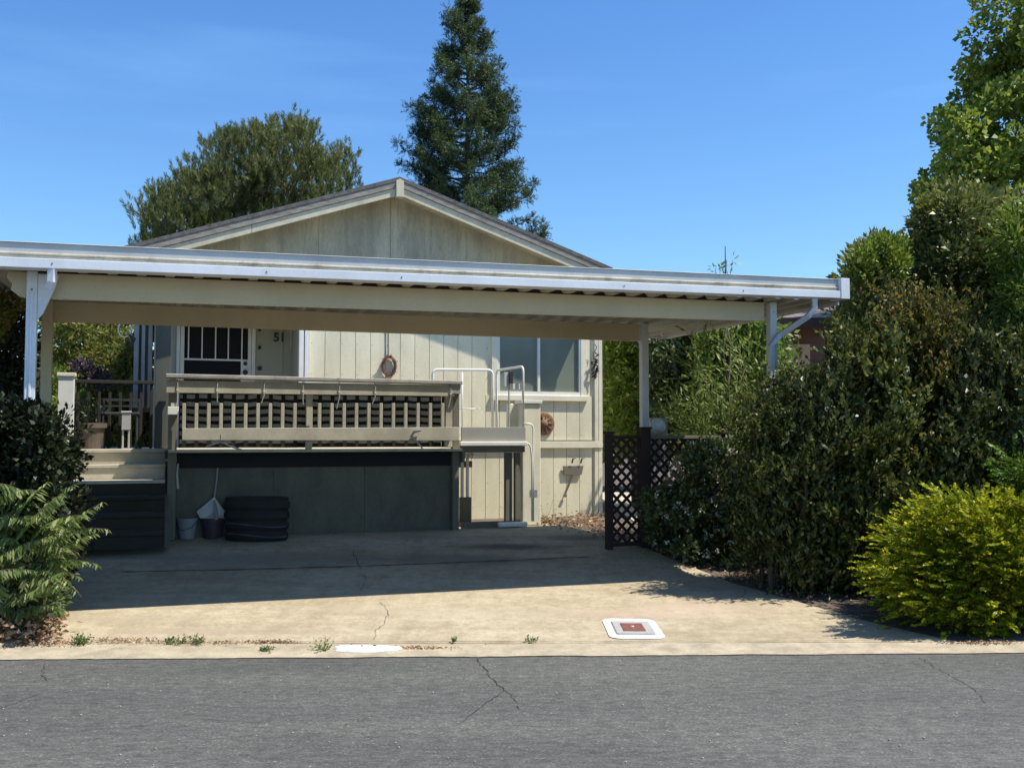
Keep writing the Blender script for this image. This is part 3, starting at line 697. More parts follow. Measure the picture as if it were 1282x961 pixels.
# white picket gate at the deck side of the lift
gt=thing('picket_gate','small white picket gate standing under the lift platform beside the deck post','gate',W(L(583),TL+.5,.28))
tg=12.3
for px in (579,585.5): box('picket','white',gt,sx(px-1.8,tg),sx(px+1.8,tg),tg,tg+.02,.32,zy(px,568,tg))
box('gate_rail','deckpost',gt,sx(575,tg),sx(592,tg),tg+.021,tg+.05,zy(580,585,tg),zy(580,577,tg))
box('gate_board','deckpost',gt,sx(575,tg),sx(590,tg),tg-.02,tg-.001,.3,zy(580,622,tg))
for px in (577,582,587,591):
    MB().lathe(W(sx(px,tg),tg-.02,zy(px,570,tg)),[(0,-.02),(.02,-.018),(.032,0),(.02,.016),(0,.018)],10,'t').build('scallop','white',gt,smooth=True)

# ------------------------------------------------------------------ carport
cp=thing('carport','flat metal carport with white gutter, beige beams and four posts over the driveway','carport',W(0,8.6,.1))
TF,TBm,TRb,TRe=7.55,7.83,9.85,10.95
sL=sx(-70,TF); sRt=sx(1064,TF)
def lineZ(p0,p1,t):
    (a,za),(b,zb)=pix(*p0,t),pix(*p1,t)
    return lambda s: za+(zb-za)*(s-a)/(b-a)
zt_=lineZ((0,301),(1053,349.5),TF); zb_2=lineZ((0,334.5),(1053,374),TF)
def fas(name,mat,f0,f1,d0,d1,a=sL,b=None,bev=.004):
    b=b if b is not None else sx(1053,TF)
    H=lambda s,f: zb_2(s)+(zt_(s)-zb_2(s))*f
    vs=[W(s,TF+d,H(s,f)) for s in (a,b) for d,f in ((d0,f0),(d1,f0),(d1,f1),(d0,f1))]
    return MB().poly(vs,[(0,1,2,3),(7,6,5,4),(0,4,5,1),(1,5,6,2),(2,6,7,3),(3,7,4,0)]).build(name,mat,cp,bev)
fas('gutter_lower_face','whitemetal',0,.37,-.03,.10)
fas('gutter_groove','cream_strip',.372,.50,.0,.10)
fas('gutter_lip','cream_strip',.502,.60,-.012,.10,bev=.006)
fas('gutter_upper_face','alu',.602,.975,.012,.10)
fas('gutter_top_edge','whitemetal',.977,1.0,.0,.10,bev=.002)
fas('gutter_end_cap','whitemetal',-.03,1.03,-.036,.112,sx(1053,TF)+.001,sRt)
for px in ():
    a=sx(px,TF); fas('gutter_seam','whitemetal',.0,.98,-.034,.013,a,a+.018,.002)
mb=None
for px in (60,330,500,780,930):
    a=sx(px,TF); fas('gutter_screw','iron',.17,.215,-.034,-.029,a,a+.008,0)
# beams
zfb0=lineZ((60,341.5),(958,378.5),TBm); zfb1=lineZ((60,374),(958,402),TBm)
def beam(name,s0,s1,zt,zb,t0,t1,mat='beam',cut=0):
    vs=[W(s,t,z(s)) for s in (s0,s1) for t,z in ((t0,zb),(t1,zb),(t1,zt),(t0,zt))]
    return MB().poly(vs,[(0,1,2,3),(7,6,5,4),(0,4,5,1),(1,5,6,2),(2,6,7,3),(3,7,4,0)]).build(name,mat,cp,.004)
fbL=sx(30,TBm); fbR=sx(959,TBm)
beam('front_beam',fbL,fbR,zfb0,zfb1,TBm,TBm+.045)
# scrolled beam tail at left end
p=[(fbL-.001,zfb1(fbL)),(fbL-.001,zfb0(fbL)),(fbL-.13,zfb0(fbL)),(fbL-.135,zfb0(fbL)-.05),(fbL-.10,zfb0(fbL)-.09),(fbL-.11,zfb0(fbL)-.13),(fbL-.05,zfb1(fbL)+.01)]
MB().prism(p,TBm,TBm+.045).build('beam_tail','beam',cp,.004)
zrb1=lineZ((70,402.5),(800,427),TRb); zrb0=lambda s: zrb1(s)+.185
rbL=sx(45,TRb); rbR=sx(812,TRb)
beam('rear_beam',rbL,rbR,zrb0,zrb1,TRb,TRb+.045)
MB().sweep((fbL,TBm+.012,zfb0(fbL)+.001),(fbR,TBm+.012,zfb0(fbR)+.001),[(0,0),(.02,0),(.02,.056),(0,.056)]).build('cavity_shade_strip','darkbrown',cp)  # dark strip standing in for shade in the roof pan cavities
# corrugated roof pans: front height from front beam, rear height from rear beam
mb=MB(); pitch=.2; Z0=.062
def zroofpan(s,t):
    k=(t-TBm)/(TRb-TBm); a=zfb0(s)+.006; b=zrb0(s)+.006
    return a+(b-a)*k
prof=[(0,0),(.03,0),(.075,Z0),(.125,Z0),(.17,0)]
xs=[];s=sL+.01
while s<sRt-.02:
    for a,h in prof:
        if s+a<sRt-.02: xs.append((s+a,h))
    s+=pitch
ts=[TF+.115,TBm,TRb,TRe]
vs=[W(a,t,zroofpan(a,t)+h) for t in ts for a,h in xs]; n=len(xs); nn=len(vs)
vs+=[(x,y,z+.006) for x,y,z in vs]
fs=[(j*n+i,j*n+i+1,(j+1)*n+i+1,(j+1)*n+i) for j in range(3) for i in range(n-1)]
fs+=[tuple(nn+q for q in f[::-1]) for f in fs]
mb.poly(vs,fs).build('roof_pans','pan',cp)
# edge channels
for s_,nm in ((sRt-.03,'side_fascia'),(sL-.005,'side_fascia')):
    zf=zroofpan(s_,TF+.12); zr=zroofpan(s_,TRe)
    vs=[W(s_+d,t,z+h) for t,z in ((TF+.114,zf),(TRe,zr)) for d,h in ((0,-.03),(.025,-.03),(.025,.075),(0,.075))]
    MB().poly(vs,[(0,1,2,3),(7,6,5,4),(0,4,5,1),(1,5,6,2),(2,6,7,3),(3,7,4,0)]).build(nm,'whitemetal',cp,.003)
vs=[]
a,b=sL-.005,sRt-.005
MB().poly([W(s_,t,zroofpan(s_,TRe)+h) for s_ in (a,b) for t,h in ((TRe+.002,-.03),(TRe+.027,-.03),(TRe+.027,.075),(TRe+.002,.075))],[(0,1,2,3),(7,6,5,4),(0,4,5,1),(1,5,6,2),(2,6,7,3),(3,7,4,0)]).build('rear_fascia','whitemetal',cp,.003)
# posts
def post(s0,s1,t0,t1,zt,mat='whitemetal',nm='post'):
    x,y,_=W((s0+s1)/2,(t0+t1)/2,0); box(nm,mat,cp,s0,s1,t0,t1,gz(x,y)-.02,zt,bevel=.006)
c0=sx(37,TBm); post(c0-.035,c0+.035,TBm-.078,TBm-.003,zfb0(c0)-.002)
post(c0-.008,c0+.008,TBm-.086,TBm-.0785,zfb0(c0)-.15,nm='post_rib')
c1=sx(966,TBm); post(c1-.036,c1+.036,TBm-.06,TBm+.015,zfb0(c1)-.002,'alu')
post(c1+.045,c1+.11,TBm+.05,TBm+.10,zfb0(c1)-.002,'alu')
c2=sx(804.5,TRb); post(c2-.04,c2+.04,TRb-.085,TRb-.003,zrb0(c2)-.002)
c3=sx(57,TRb); post(c3-.045,c3+.045,TRb-.095,TRb-.003,zrb0(c3)-.002,'beam')
# knee brackets and downspouts
def brk(s_,t,z,dirn):
    pts=[(s_+dirn*.036,z),(s_+dirn*.17,z),(s_+dirn*.15,z-.09),(s_+dirn*.075,z-.28),(s_+dirn*.036,z-.33)]
    MB().prism(pts if dirn>0 else pts[::-1],t,t+.03).build('knee_bracket','whitemetal',cp,.004)
brk(c0,TBm-.07,zfb0(c0)-.02,1)
def spout(pts,mat):
    v=[];w_=.032
    P=[Vector(W(sx(a,t),t,zy(a,b,t))) for a,b,t in pts]
    MB().tube(P,.034,4).build('downspout',mat,cp,.004)
spout([(1022,373,TF+.02),(1022,386,TF+.02),(1014,396,TF+.04),(978,420,TBm-.09),(967,432,TBm-.1),(966.5,520,TBm-.1),(966.5,640,TBm-.1)],'alu')
spout([(60.5,335,TF+.0),(60,352,TF+.0),(57,360,TF+.03)],'whitemetal')
MB().box(c0-.006,c0+.006,TBm-.081,TBm-.078,zfb0(c0)-.14,zfb0(c0)-.13).box(c1-.005,c1+.005,TBm-.063,TBm-.06,zfb0(c1)-.1,zfb0(c1)-.09).build('bolt','iron',cp)

# ------------------------------------------------------------------ lattice fence
TFn=9.6
fn=thing('lattice_fence','dark brown lattice fence with capped posts on the right side of the driveway','fence',W(sx(800,TFn),TFn,.15))
def fz(px): x,y,_=W(sx(px,TFn),TFn,0); return gz(x,y)
zt=zy(790,545,TFn)
def fpost(px,w=.045,top=.045):
    s_=sx(px,TFn); box('post','darkbrown',fn,s_-w,s_+w,TFn-w,TFn+w,fz(px)-.05,zt+top); box('post_cap','darkbrown',fn,s_-w-.012,s_+w+.012,TFn-w-.012,TFn+w+.012,zt+top+.001,zt+top+.022)
fpost(762,.035,.02); fpost(806,.055,.07); fpost(905,.045,.02); fpost(1010,.045,.02)
def lattice(pa,pb,mat_rail='darkbrown'):
    a,b=sx(pa,TFn),sx(pb,TFn); zb=fz((pa+pb)/2)+.06
    box('top_rail','deckpost' if pa>800 else 'darkbrown',fn,a,b,TFn-.045,TFn+.045,zt-.035,zt); box('bottom_rail','darkbrown',fn,a,b,TFn-.02,TFn+.02,zb-.04,zb)
    mb=MB(); h=zt-.035-zb; w=b-a; stp=.115
    for sg,tt in ((1,TFn-.008),(-1,TFn+.002)):
        k=-h
        while k<w+h:
            # strip from (k,0) going up at 45 degrees
            x0,x1=k,k+h*sg if sg>0 else k-h
            if sg<0: x0,x1=k,k-h
            # clip to 0..w
            def cl(x0,z0,x1,z1):
                if x0==x1: return None
                pts=[]
                lo,hi=0.0,1.0; d=x1-x0
                for B,sgn in ((0,1),(w,-1)):
                    q=(B-x0)/d
                    if d*sgn>0: lo=max(lo,q)
                    else: hi=min(hi,q)
                if lo>=hi-.01: return None
                return (x0+d*lo,z0+(z1-z0)*lo,x0+d*hi,z0+(z1-z0)*hi)
            c=cl(x0,0,x1,h)
            if c:
                (xa,za,xb,zb2)=c; o_=.022
                mb.prism([(a+xa-o_,zb+za),(a+xa+o_,zb+za),(a+xb+o_,zb+zb2),(a+xb-o_,zb+zb2)],tt,tt+.008)
            k+=stp
    mb.build('lattice_panel','darkbrown',fn)
s_=sx(762,TFn)
lattice(765,801); lattice(811,901); lattice(909,1006)
# meter on its pedestal
g=W(sx(823,TFn+.35),TFn+.35,0); mt=thing('electric_meter','round glass electric meter on a grey pedestal behind the lattice fence','meter',(g[0],g[1],gz(g[0],g[1])))
tm=TFn+.35; box('pedestal_box','alu',mt,sx(814,tm),sx(836,tm),tm,tm+.14,.27,zy(824,523,tm))
k=pix(822.5,533,tm); MB().lathe(W(k[0],tm,k[1]),[(.075,0),(.075,-.03),(.068,-.035),(.066,-.085),(.05,-.10),(0,-.105)],24,'t').build('meter_dome','lens',mt,smooth=True)
MB().lathe(W(k[0],tm,k[1]),[(.085,0),(.085,-.028),(.074,-.03)],24,'t').build('meter_ring','white',mt,smooth=True)
# white standpipe between the bushes
g=ground_at(962,706); sp=thing('standpipe','short white pipe standing among the dark bushes right of the driveway','pipe',g)
MB().tube([g,(g[0],g[1],g[2]+.42)],.018,10).build('pipe','trim',sp,smooth=True)
MB().tube([(g[0],g[1],g[2]+.42),(g[0],g[1],g[2]+.46)],.027,10).build('pipe_cap','white',sp,smooth=True)

# utility box in the apron
g0=ground_at(757,776); gq=ground_at(792,787)
ub=thing('utility_box','concrete utility box with rust red lid inside a painted white ring on the apron','utility box',gq)
def rrect(cx,cy,hx,hy,r,n=6):
    P=[]
    for (sx_,sy_,a0) in ((1,1,0),(-1,1,90),(-1,-1,180),(1,-1,270)):
        for k in range(n+1):
            a=R(a0+90*k/n); P.append((cx+sx_*(hx-r)+r*math.cos(a),cy+sy_*(hy-r)+r*math.sin(a)))
    return P
def plate(cx,cy,hx,hy,r,dz,th,name,mat,par):
    P=rrect(cx,cy,hx,hy,r); n=len(P)
    vs=[(x,y,gz(x,y)+dz) for x,y in P]+[(x,y,gz(x,y)+dz+th) for x,y in P]
    return MB().poly(vs,[tuple(range(n,2*n)),tuple(range(n-1,-1,-1))]+[(i,(i+1)%n,(i+1)%n+n,i+n) for i in range(n)]).build(name,mat,par)
plate(gq[0],gq[1],.192,.335,.09,.003,.004,'painted_ring','whitewash',ub)
plate(gq[0],gq[1],.138,.222,.02,.005,.005,'joint_gap','bluegrey',ub)
plate(gq[0],gq[1],.130,.212,.015,.008,.006,'concrete_collar','boxgrey',ub)
ld=plate(gq[0],gq[1]-.01,.078,.128,.004,.012,.006,'lid','redlid',ub)
MB().lathe((gq[0],gq[1],gz(gq[0],gq[1])+.018),[(.012,0),(.01,.004),(0,.005)],10).build('lid_bolt','white',ld)
# white paint patch on the gutter
gp=ground_at(458,814); P=[]
for q in range(40):
    a=2*math.pi*q/40; rr=1+.08*math.sin(3*a+1)+.05*math.sin(7*a)
    P.append((gp[0]+.215*rr*(abs(math.cos(a))**.6)*(1 if math.cos(a)>0 else -1),gp[1]+.062*rr*math.sin(a)))
n=len(P); pp=MB().poly([(x,y,gz(x,y)+.008) for x,y in P]+[(gp[0]+(x-gp[0])*.93,gp[1]+(y-gp[1])*.85,gz(x,y)+.022) for x,y in P],[tuple(range(n,2*n))]+[(i,(i+1)%n,(i+1)%n+n,i+n) for i in range(n)]).build('paint_patch','whitewash')
props(pp,'white painted lump with dark chips on the gutter edge left of centre','paint patch')
mb=MB()
for px,py,r_ in ((453,812.5,.009),(469,812,.013),(440,811,.007)):
    q=ground_at(px,py); mb.lathe((q[0],q[1],gz(q[0],q[1])+.0235),[(r_,0),(r_*.8,.002),(0,.002)],8)
mb.build('chips','iron',pp)

# neighbour's house at right
nb=thing('neighbour_house','brown roofed neighbouring house half hidden behind the shrubs at right','house',(7.5,18,.28))
x0,x1=6.05,13.5; ye=17.0; ez=at(1010,402,ye)[2]
MB().poly([(x0-2.2,ye-.5,ez),(x1,ye-.5,ez),(x1,ye+4.5,ez+1.05),(x0-1.0,ye+4.5,ez+1.05),(x0-2.2,ye-.5,ez-.05),(x1,ye-.5,ez-.05),(x1,ye+4.5,ez+1.0),(x0-1.0,ye+4.5,ez+1.0)],[(0,1,2,3),(7,6,5,4),(0,4,5,1),(1,5,6,2),(2,6,7,3),(3,7,4,0)]).build('roof','nroof',nb)
MB().wbox(x0-2.2,x1,ye-.53,ye-.502,ez-.17,ez+.0).build('fascia_board','darkbrown',nb)
MB().wbox(x0-1.6,x1,ye,ye+.1,.28,ez-.06).build('wall','nwall',nb)
MB().wbox(at(986,430,ye)[0],at(1013,430,ye)[0],ye-.04,ye-.003,.3,at(1000,431,ye)[2]).build('entry_panel','peach',nb)

# ------------------------------------------------------------------ foliage
def nrm(v): return v/np.maximum(np.linalg.norm(v,axis=1,keepdims=True),1e-9)
class Fol:
    def __init__(s): s.q=[]
    def leaves(s,P,U,L,Wd,fold=.25,curl=0):
        n=len(P); L=np.broadcast_to(np.asarray(L,float),(n,)); Wd=np.broadcast_to(np.asarray(Wd,float),(n,))
        U=nrm(U); Rr=nrm(rng.normal(size=(n,3))); Sd=nrm(np.cross(U,Rr)); Nn=np.cross(Sd,U)
        mid=P+U*(L*.48)[:,None]; tip=P+U*L[:,None]-np.array([0,0,1])*(curl*L)[:,None]
        s.q.append(np.stack([P,mid+Sd*(Wd/2)[:,None]+Nn*(fold*Wd)[:,None],tip,mid-Sd*(Wd/2)[:,None]+Nn*(fold*Wd)[:,None]],1)); return s
    def clumps(s,Cn,Rd,npc,L,Wd,up=.35,flat=1.0,rnd=.7,shell=.35,fold=.25,curl=0):
        Cn=np.asarray(Cn,float); Rd=np.broadcast_to(np.asarray(Rd,float),(len(Cn),))
        idx=np.repeat(np.arange(len(Cn)),npc); n=len(idx)
        d=nrm(rng.normal(size=(n,3))); rr=shell+(1-shell)*rng.random(n)**.6
        d2=d.copy(); d2[:,2]*=flat
        P=Cn[idx]+d2*(Rd[idx]*rr)[:,None]
        U=nrm(d+np.array([0,0,up])+rng.normal(size=(n,3))*rnd*.6)
        sc=rng.uniform(.65,1.25,n); return s.leaves(P,U,L*sc,Wd*sc,fold,curl)
    def sprays(s,P,D,Ls,k,l,w,spread=.5,taper=.5,jit=.15,flat=False):
        """k narrow leaves along each stem D, angled outward"""
        n=len(P); D=nrm(np.asarray(D,float)); Ls=np.broadcast_to(np.asarray(Ls,float),(n,))
        idx=np.repeat(np.arange(n),k); f=np.tile(np.linspace(.05,1,k),n)+rng.normal(size=n*k)*.03
        base=P[idx]+D[idx]*(Ls[idx]*f)[:,None]
        side=nrm(np.cross(D[idx],rng.normal(size=(n*k,3))))
        if flat: side=nrm(np.cross(D[idx],np.array([0,0,1])+rng.normal(size=(n,3))[idx]*.25))*np.tile(np.where(np.arange(k)%2,1,-1),n)[:,None]
        U=nrm(D[idx]+side*spread+rng.normal(size=(n*k,3))*jit)
        ll=l*(1-taper*f)*rng.uniform(.8,1.2,n*k); return s.leaves(base,U,ll,w)
    def build(s,name,mat,parent=None):
        V=np.concatenate(s.q,0); n=len(V); o0=np.array(origin(parent)); V=(V-o0).reshape(-1,3).astype(np.float32)
        me=bpy.data.meshes.new(name); me.vertices.add(4*n); me.vertices.foreach_set('co',V.ravel())
        me.loops.add(4*n); me.loops.foreach_set('vertex_index',np.arange(4*n,dtype=np.int32))
        me.polygons.add(n); me.polygons.foreach_set('loop_start',np.arange(0,4*n,4,dtype=np.int32))
        try: me.polygons.foreach_set('loop_total',np.full(n,4,dtype=np.int32))
        except Exception: pass
        me.update(calc_edges=True); me.materials.append(M[mat] if isinstance(mat,str) else mat)
        o=bpy.data.objects.new(name,me); col.objects.link(o)
        if parent is not None: o.parent=parent
        TOTAL.append(n); return o
TOTAL=[]
def inpoly(x,y,P):
    c=False
    for i in range(len(P)):
        (x1,y1),(x2,y2)=P[i],P[i-1]
        if (y1>y)!=(y2>y) and x<(x2-x1)*(y-y1)/(y2-y1)+x1: c=not c
    return c
def fill(P,Y0,Y1,n,dmin=0):
    """crown clump centres: an outline given its own depth range"""
    xs=[p[0] for p in P]; ys=[p[1] for p in P]; out=[]; k=0
    while len(out)<n and k<n*60:
        k+=1; x=random.uniform(min(xs),max(xs)); y=random.uniform(min(ys),max(ys))
        if inpoly(x,y,P): out.append(at(x,y,random.uniform(Y0,Y1)))
    return np.array(out)
def trunk(base,tips,r0,name,parent,mat='bark',n=10,wob=.05):
    mb=MB(); base=Vector(base); top=Vector(tips[0]); pts=[];rs=[]
    for i in range(n+1):
        k=i/n; p=base.lerp(top,k)+Vector((random.uniform(-wob,wob),random.uniform(-wob,wob),0))*(1 if 0<k<1 else 0); pts.append(p); rs.append(r0*(1-.85*k)+.004)
    mb.tube(pts,rs,8)
    for t in tips[1:]:
        t=Vector(t); h=min(max((t.z-base.z)/(max(top.z-base.z,.1))-.22,.08),.9); j=int(h*n); a=pts[j]
        m=a.lerp(t,.5)+Vector((random.uniform(-wob,wob)*2,random.uniform(-wob,wob)*2,.05*(t-a).length))
        mb.tube([a,m,t],[rs[j]*.55,rs[j]*.35,.004],6)
    return mb.build(name,mat,parent,smooth=True)
def tree(name,label,cat,base,centres,make,mat,r0,nl=14,group=None,tname='trunk',fname='crown',top=None,wob=.05):
    o=thing(name,label,cat,base,group)
    tips=[top if top is not None else tuple(centres[np.argmax(centres[:,2])])]+[tuple(c) for c in centres[rng.choice(len(centres),min(nl,len(centres)),replace=False)]]
    trunk(base,tips,r0,tname,o,wob=wob)
    f=Fol(); make(f); f.build(fname,mat,o); return o
def gnd(x,y): return (x,y,gz(x,y)-.03)

# rounded pine behind the house, left
PL=[(172,330),(176,300),(184,262),(203,240),(214,243),(236,205),(250,222),(262,222),(266,180),(284,172),(312,160),(345,152),(366,154),(388,172),(398,190),(418,192),(436,196),(447,226),(443,250),(440,330)]
cc=fill(PL,29,33,420)
def mk(f):
    n=len(cc); idx=np.repeat(np.arange(n),13)
    P=cc[idx]+rng.normal(size=(len(idx),3))*np.array([.2,.2,.16])
    D=nrm((P-cc[idx])*.5+np.array([0,0,.42])+rng.normal(size=P.shape)*.08); f.sprays(P,D,.30,30,.20,.019,.5,.35)
x,y,_=at(322,500,31)
tree('pine_tree','broad rounded pine with upright needle tufts behind the left roof slope','tree',gnd(x,y),cc,mk,'l_pine',.22,60,top=at(325,175,31))
# tall conical conifer
x,y,_=at(584,500,27); o=thing('conifer_tree','tall pointed dark conifer rising behind the ridge of the roof','tree',gnd(x,y))
pf=[(0,8,10),(12,16,14),(50,34,30),(75,38,34),(100,50,46),(130,56,62),(150,72,72),(185,70,76),(210,88,70),(235,70,84),(262,72,100),(290,70,112),(330,80,118)]
def ext(py):
    for (a,l,r),(b,l2,r2) in zip(pf,pf[1:]):
        if py<=b: k=(py-a)/(b-a); return l+(l2-l)*k,r+(r2-r)*k
    return 85,120
mb=MB(); tp=at(586,2,27); mb.tube([gnd(x,y),(x,y,4),tp],[.17,.13,.012],8)
cl=[];rd=[]
pyv=4.0
while pyv<345:
    l,r=ext(pyv); z=at(584,pyv,27)[2]
    for k in range(5):
        a=random.uniform(0,2*math.pi); wpx=(r if math.cos(a)>0 else l)*random.uniform(.72,1.05)
        rad=wpx*27/F
        if random.random()<.15: continue
        ex=Vector((x+rad*math.cos(a),y+rad*math.sin(a),z+.12*rad+random.uniform(-.1,.1))); st0=Vector((x,y,z-.10*rad-.1)); mid=(st0+ex)/2+Vector((0,0,-.08*rad))
        mb.tube([st0,mid,ex],[.03,.018,.006],5)
        nseg=max(2,int(rad/.26))
        for q in range(nseg):
            f_=.35+.65*(q+1)/nseg; c_=st0.lerp(mid,f_*2) if f_<.5 else mid.lerp(ex,f_*2-1)
            cl.append(tuple(c_+Vector((random.uniform(-.1,.1),random.uniform(-.1,.1),random.uniform(-.03,.1))))); rd.append(random.uniform(.15,.27) if rad>.4 else .13)
    pyv+=random.uniform(5.5,8)
mb.build('trunk','bark',o); f=Fol(); A=np.array(cl); rr_=np.array(rd); idx=np.repeat(np.arange(len(A)),24); dd=nrm(rng.normal(size=(len(idx),3))+np.array([0,0,.35]))
f.sprays(A[idx]+dd*(rr_[idx]*.15)[:,None],dd,rr_[idx]*rng.uniform(.7,1.1,len(idx)),15,.085,.014,.7,.3); f.build('crown','l_fir',o)
# sycamore at upper right
PS=[(1282,-60),(1238,-20),(1228,25),(1222,38),(1232,60),(1225,80),(1208,92),(1190,118),(1182,130),(1168,170),(1186,192),(1195,205),(1160,232),(1153,256),(1170,262),(1180,300),(1420,300),(1430,-60)]
cc=fill(PS,14.5,17.5,230)
tree('broadleaf_tree','tall bright green broadleaf tree at the upper right edge','tree',gnd(9.0,16.2),cc,lambda f:f.clumps(cc,rng.uniform(.22,.38,len(cc)),210,.095,.08,.1,.85,.8,.3),'l_syc',.2,40,top=at(1330,0,16))
# large glossy hedge tree
PH=[(1072,322),(1090,305),(1120,300),(1140,285),(1142,268),(1165,255),(1180,240),(1230,252),(1300,240),(1400,240),(1420,620),(1120,620),(1080,520),(1048,420),(1055,380),(1066,352)]
cc=fill(PH,9.6,11.4,560)
tree('hedge_tree','big dense glossy leaved shrub tree behind the golden juniper','tree',gnd(4.8,10.8),cc,lambda f:f.clumps(cc,rng.uniform(.16,.30,len(cc)),240,.07,.036,.4,.9,.8,.25),'l_oval',.10,25)
PB=[(1072,330),(1085,310),(1105,303),(1128,310),(1132,345),(1100,352),(1074,350)]
cb=fill(PB,9.5,10.0,20)
tree('leafy_sapling','bright green topped sapling poking out beside the carport gutter end','tree',gnd(3.6,9.9),cb,lambda f:f.clumps(cb,.12,200,.055,.022,.6,1,.7,.2),'l_bright',.03,5)
PY=[(1245,300),(1262,275),(1300,260),(1380,270),(1380,470),(1275,450),(1255,400)]
cy=fill(PY,8.9,9.5,60)
tree('yellow_green_shrub','yellow green leaning shrub at the right edge above the juniper','shrub',gnd(4.9,9.2),cy,lambda f:f.clumps(cy,.17,190,.085,.022,.2,1,.9,.2),'l_bright',.04,10)
# row of dark cypress-like shrubs right of drive
def column(px,pw,py0,py1,Y,lab,mat='l_dark',n=70,ls=1.0,gr='dark upright shrubs beside the driveway'):
    P=[(px-pw*.4,py0+6),(px,py0-4),(px+pw*.4,py0+8),(px+pw*.55,py0+80),(px+pw*.55,py1),(px-pw*.5,py1),(px-pw*.62,py0+150),(px-pw*.5,py0+60)]
    c=fill(P,Y-.35,Y+.35,n); lowk=np.clip((1.0-c[:,2])/.9,0,1); c[:,1]+=.25*lowk; c[:,2]-=.12*lowk; pass; b=at(px,py1,Y)
    def mk(f):
        idx=np.repeat(np.arange(len(c)),15); Pp=c[idx]+rng.normal(size=(len(idx),3))*.075*rng.choice([.8,1,1.6],(len(idx),1))
        D=nrm(rng.normal(size=Pp.shape)*.42+np.array([0,0,.9])); f.sprays(Pp,D,.20*rng.uniform(.6,1.3,len(Pp)),11,.062*ls,.026*ls,.6,.35)
    return tree('upright_shrub',lab,'shrub',gnd(b[0],b[1]),c,mk,mat,.022,8,gr)
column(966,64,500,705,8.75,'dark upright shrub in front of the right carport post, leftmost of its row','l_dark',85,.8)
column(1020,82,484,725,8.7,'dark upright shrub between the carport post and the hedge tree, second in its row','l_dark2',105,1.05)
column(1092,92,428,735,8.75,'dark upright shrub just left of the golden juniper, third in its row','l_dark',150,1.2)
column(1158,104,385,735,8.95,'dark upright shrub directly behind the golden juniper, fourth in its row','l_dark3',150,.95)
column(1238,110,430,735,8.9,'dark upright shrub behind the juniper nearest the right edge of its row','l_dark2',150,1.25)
# willow-like screen behind the fence
PW=[(752,398),(790,385),(860,380),(960,378),(1010,425),(1010,640),(752,640)]
for i,(pa,Y,lab,m_) in enumerate((([(760,388),(830,385),(830,556),(762,556)],16.2,'leafy green shrub filling the gap between house corner and rear carport post','l_back'),([(815,380),(915,375),(915,556),(812,556)],15.5,'dense dark green shrub behind the electric meter','l_jas'),([(885,375),(975,382),(985,556),(885,556)],14.7,'lush bright green shrub behind the right carport post','l_back'))):
    c=fill(pa,Y-.9,Y+.7,100); b=at(sum(p[0] for p in pa)/4,600,Y)
    tree('back_shrub',lab,'shrub',gnd(b[0],b[1]),c,(lambda f,c=c:f.clumps(c,rng.uniform(.2,.34,len(c)),95,.125,.048,-.25,1,.9,.2)),m_,.06,10,'shrubs behind the lattice fence')
# arching grass-like shrub in front of them
PA=[(850,470),(880,440),(905,400),(940,440),(950,520),(920,570),(860,560),(835,520)]
c=fill(PA,11.0,11.7,26); b=at(905,640,11)
def mk(f):
    idx=np.repeat(np.arange(len(c)),9); P=c[idx]+rng.normal(size=(len(idx),3))*.08
    D=np.array([.35,-.1,-.55])*rng.choice([-1,1],len(idx))[:,None]+rng.normal(size=P.shape)*.35; f.sprays(P,D,.42,12,.10,.020,.4,.2)
tree('arching_shrub','light green shrub with long arching stems beside the right carport post','shrub',gnd(b[0],b[1]),c,mk,'l_arch',.03,12)
# background shrubs left of house and tall far plant tip
c=fill([(55,385),(175,395),(170,480),(150,495),(60,500)],19,21.5,60); b=at(115,560,20)
tree('garden_tree','yellow green sunlit garden tree seen beyond the landing railing','tree',gnd(b[0],b[1]),c,lambda f:f.clumps(c,rng.uniform(.22,.4,len(c)),230,.13,.045,.1,.9,.8,.2),'l_yel',.1,20)
for q,(pa,Y,lab) in enumerate((([(40,440),(190,440),(190,560),(40,560)],24,'green tree mass low behind the landing railing'),([(740,420),(1000,400),(1000,552),(740,552)],21,'distant dense tree behind the shrubs right of the house'))):
    cz=fill(pa,Y-1,Y+1,90); b=at((pa[0][0]+pa[1][0])/2,560,Y)
    tree('distant_tree',lab,'tree',gnd(b[0],b[1]),cz,(lambda f,cz=cz:f.clumps(cz,rng.uniform(.4,.65,len(cz)),170,.2,.09,.1,.9,.8,.2)),'l_back' if q else 'l_yel',.12,10)
c2=fill([(58,470),(90,468),(105,520),(90,545),(56,540)],15,16,16); b=at(80,560,15.5)
tree('garden_shrub','bright green bush just left of the white newel post','shrub',gnd(b[0],b[1]),c2,lambda f:f.clumps(c2,.22,220,.09,.035,.2,1,.8,.2),'l_bright',.04,6)
c3=fill([(98,462),(125,458),(132,478),(100,480)],16,16.6,7); b=at(115,560,16.3)
tree('purple_plant','dark purple leaved plant above the landing rail','plant',gnd(b[0],b[1]),c3,lambda f:f.clumps(c3,.16,160,.09,.03,.3,1,.8,.2),'purple',.03,4)
c4=np.array([at(908+random.uniform(-13,10),random.uniform(322,345),16) for _ in range(8)]); b=at(908,500,16)
tree('young_tree_tip','thin leafy shoot standing above the carport roof left of its right end','tree',gnd(b[0],b[1]),c4,lambda f:f.clumps(c4,.08,5,.09,.035,.4,1,.7,.1),'l_back',.03,10,top=at(908,308,16),wob=.01)
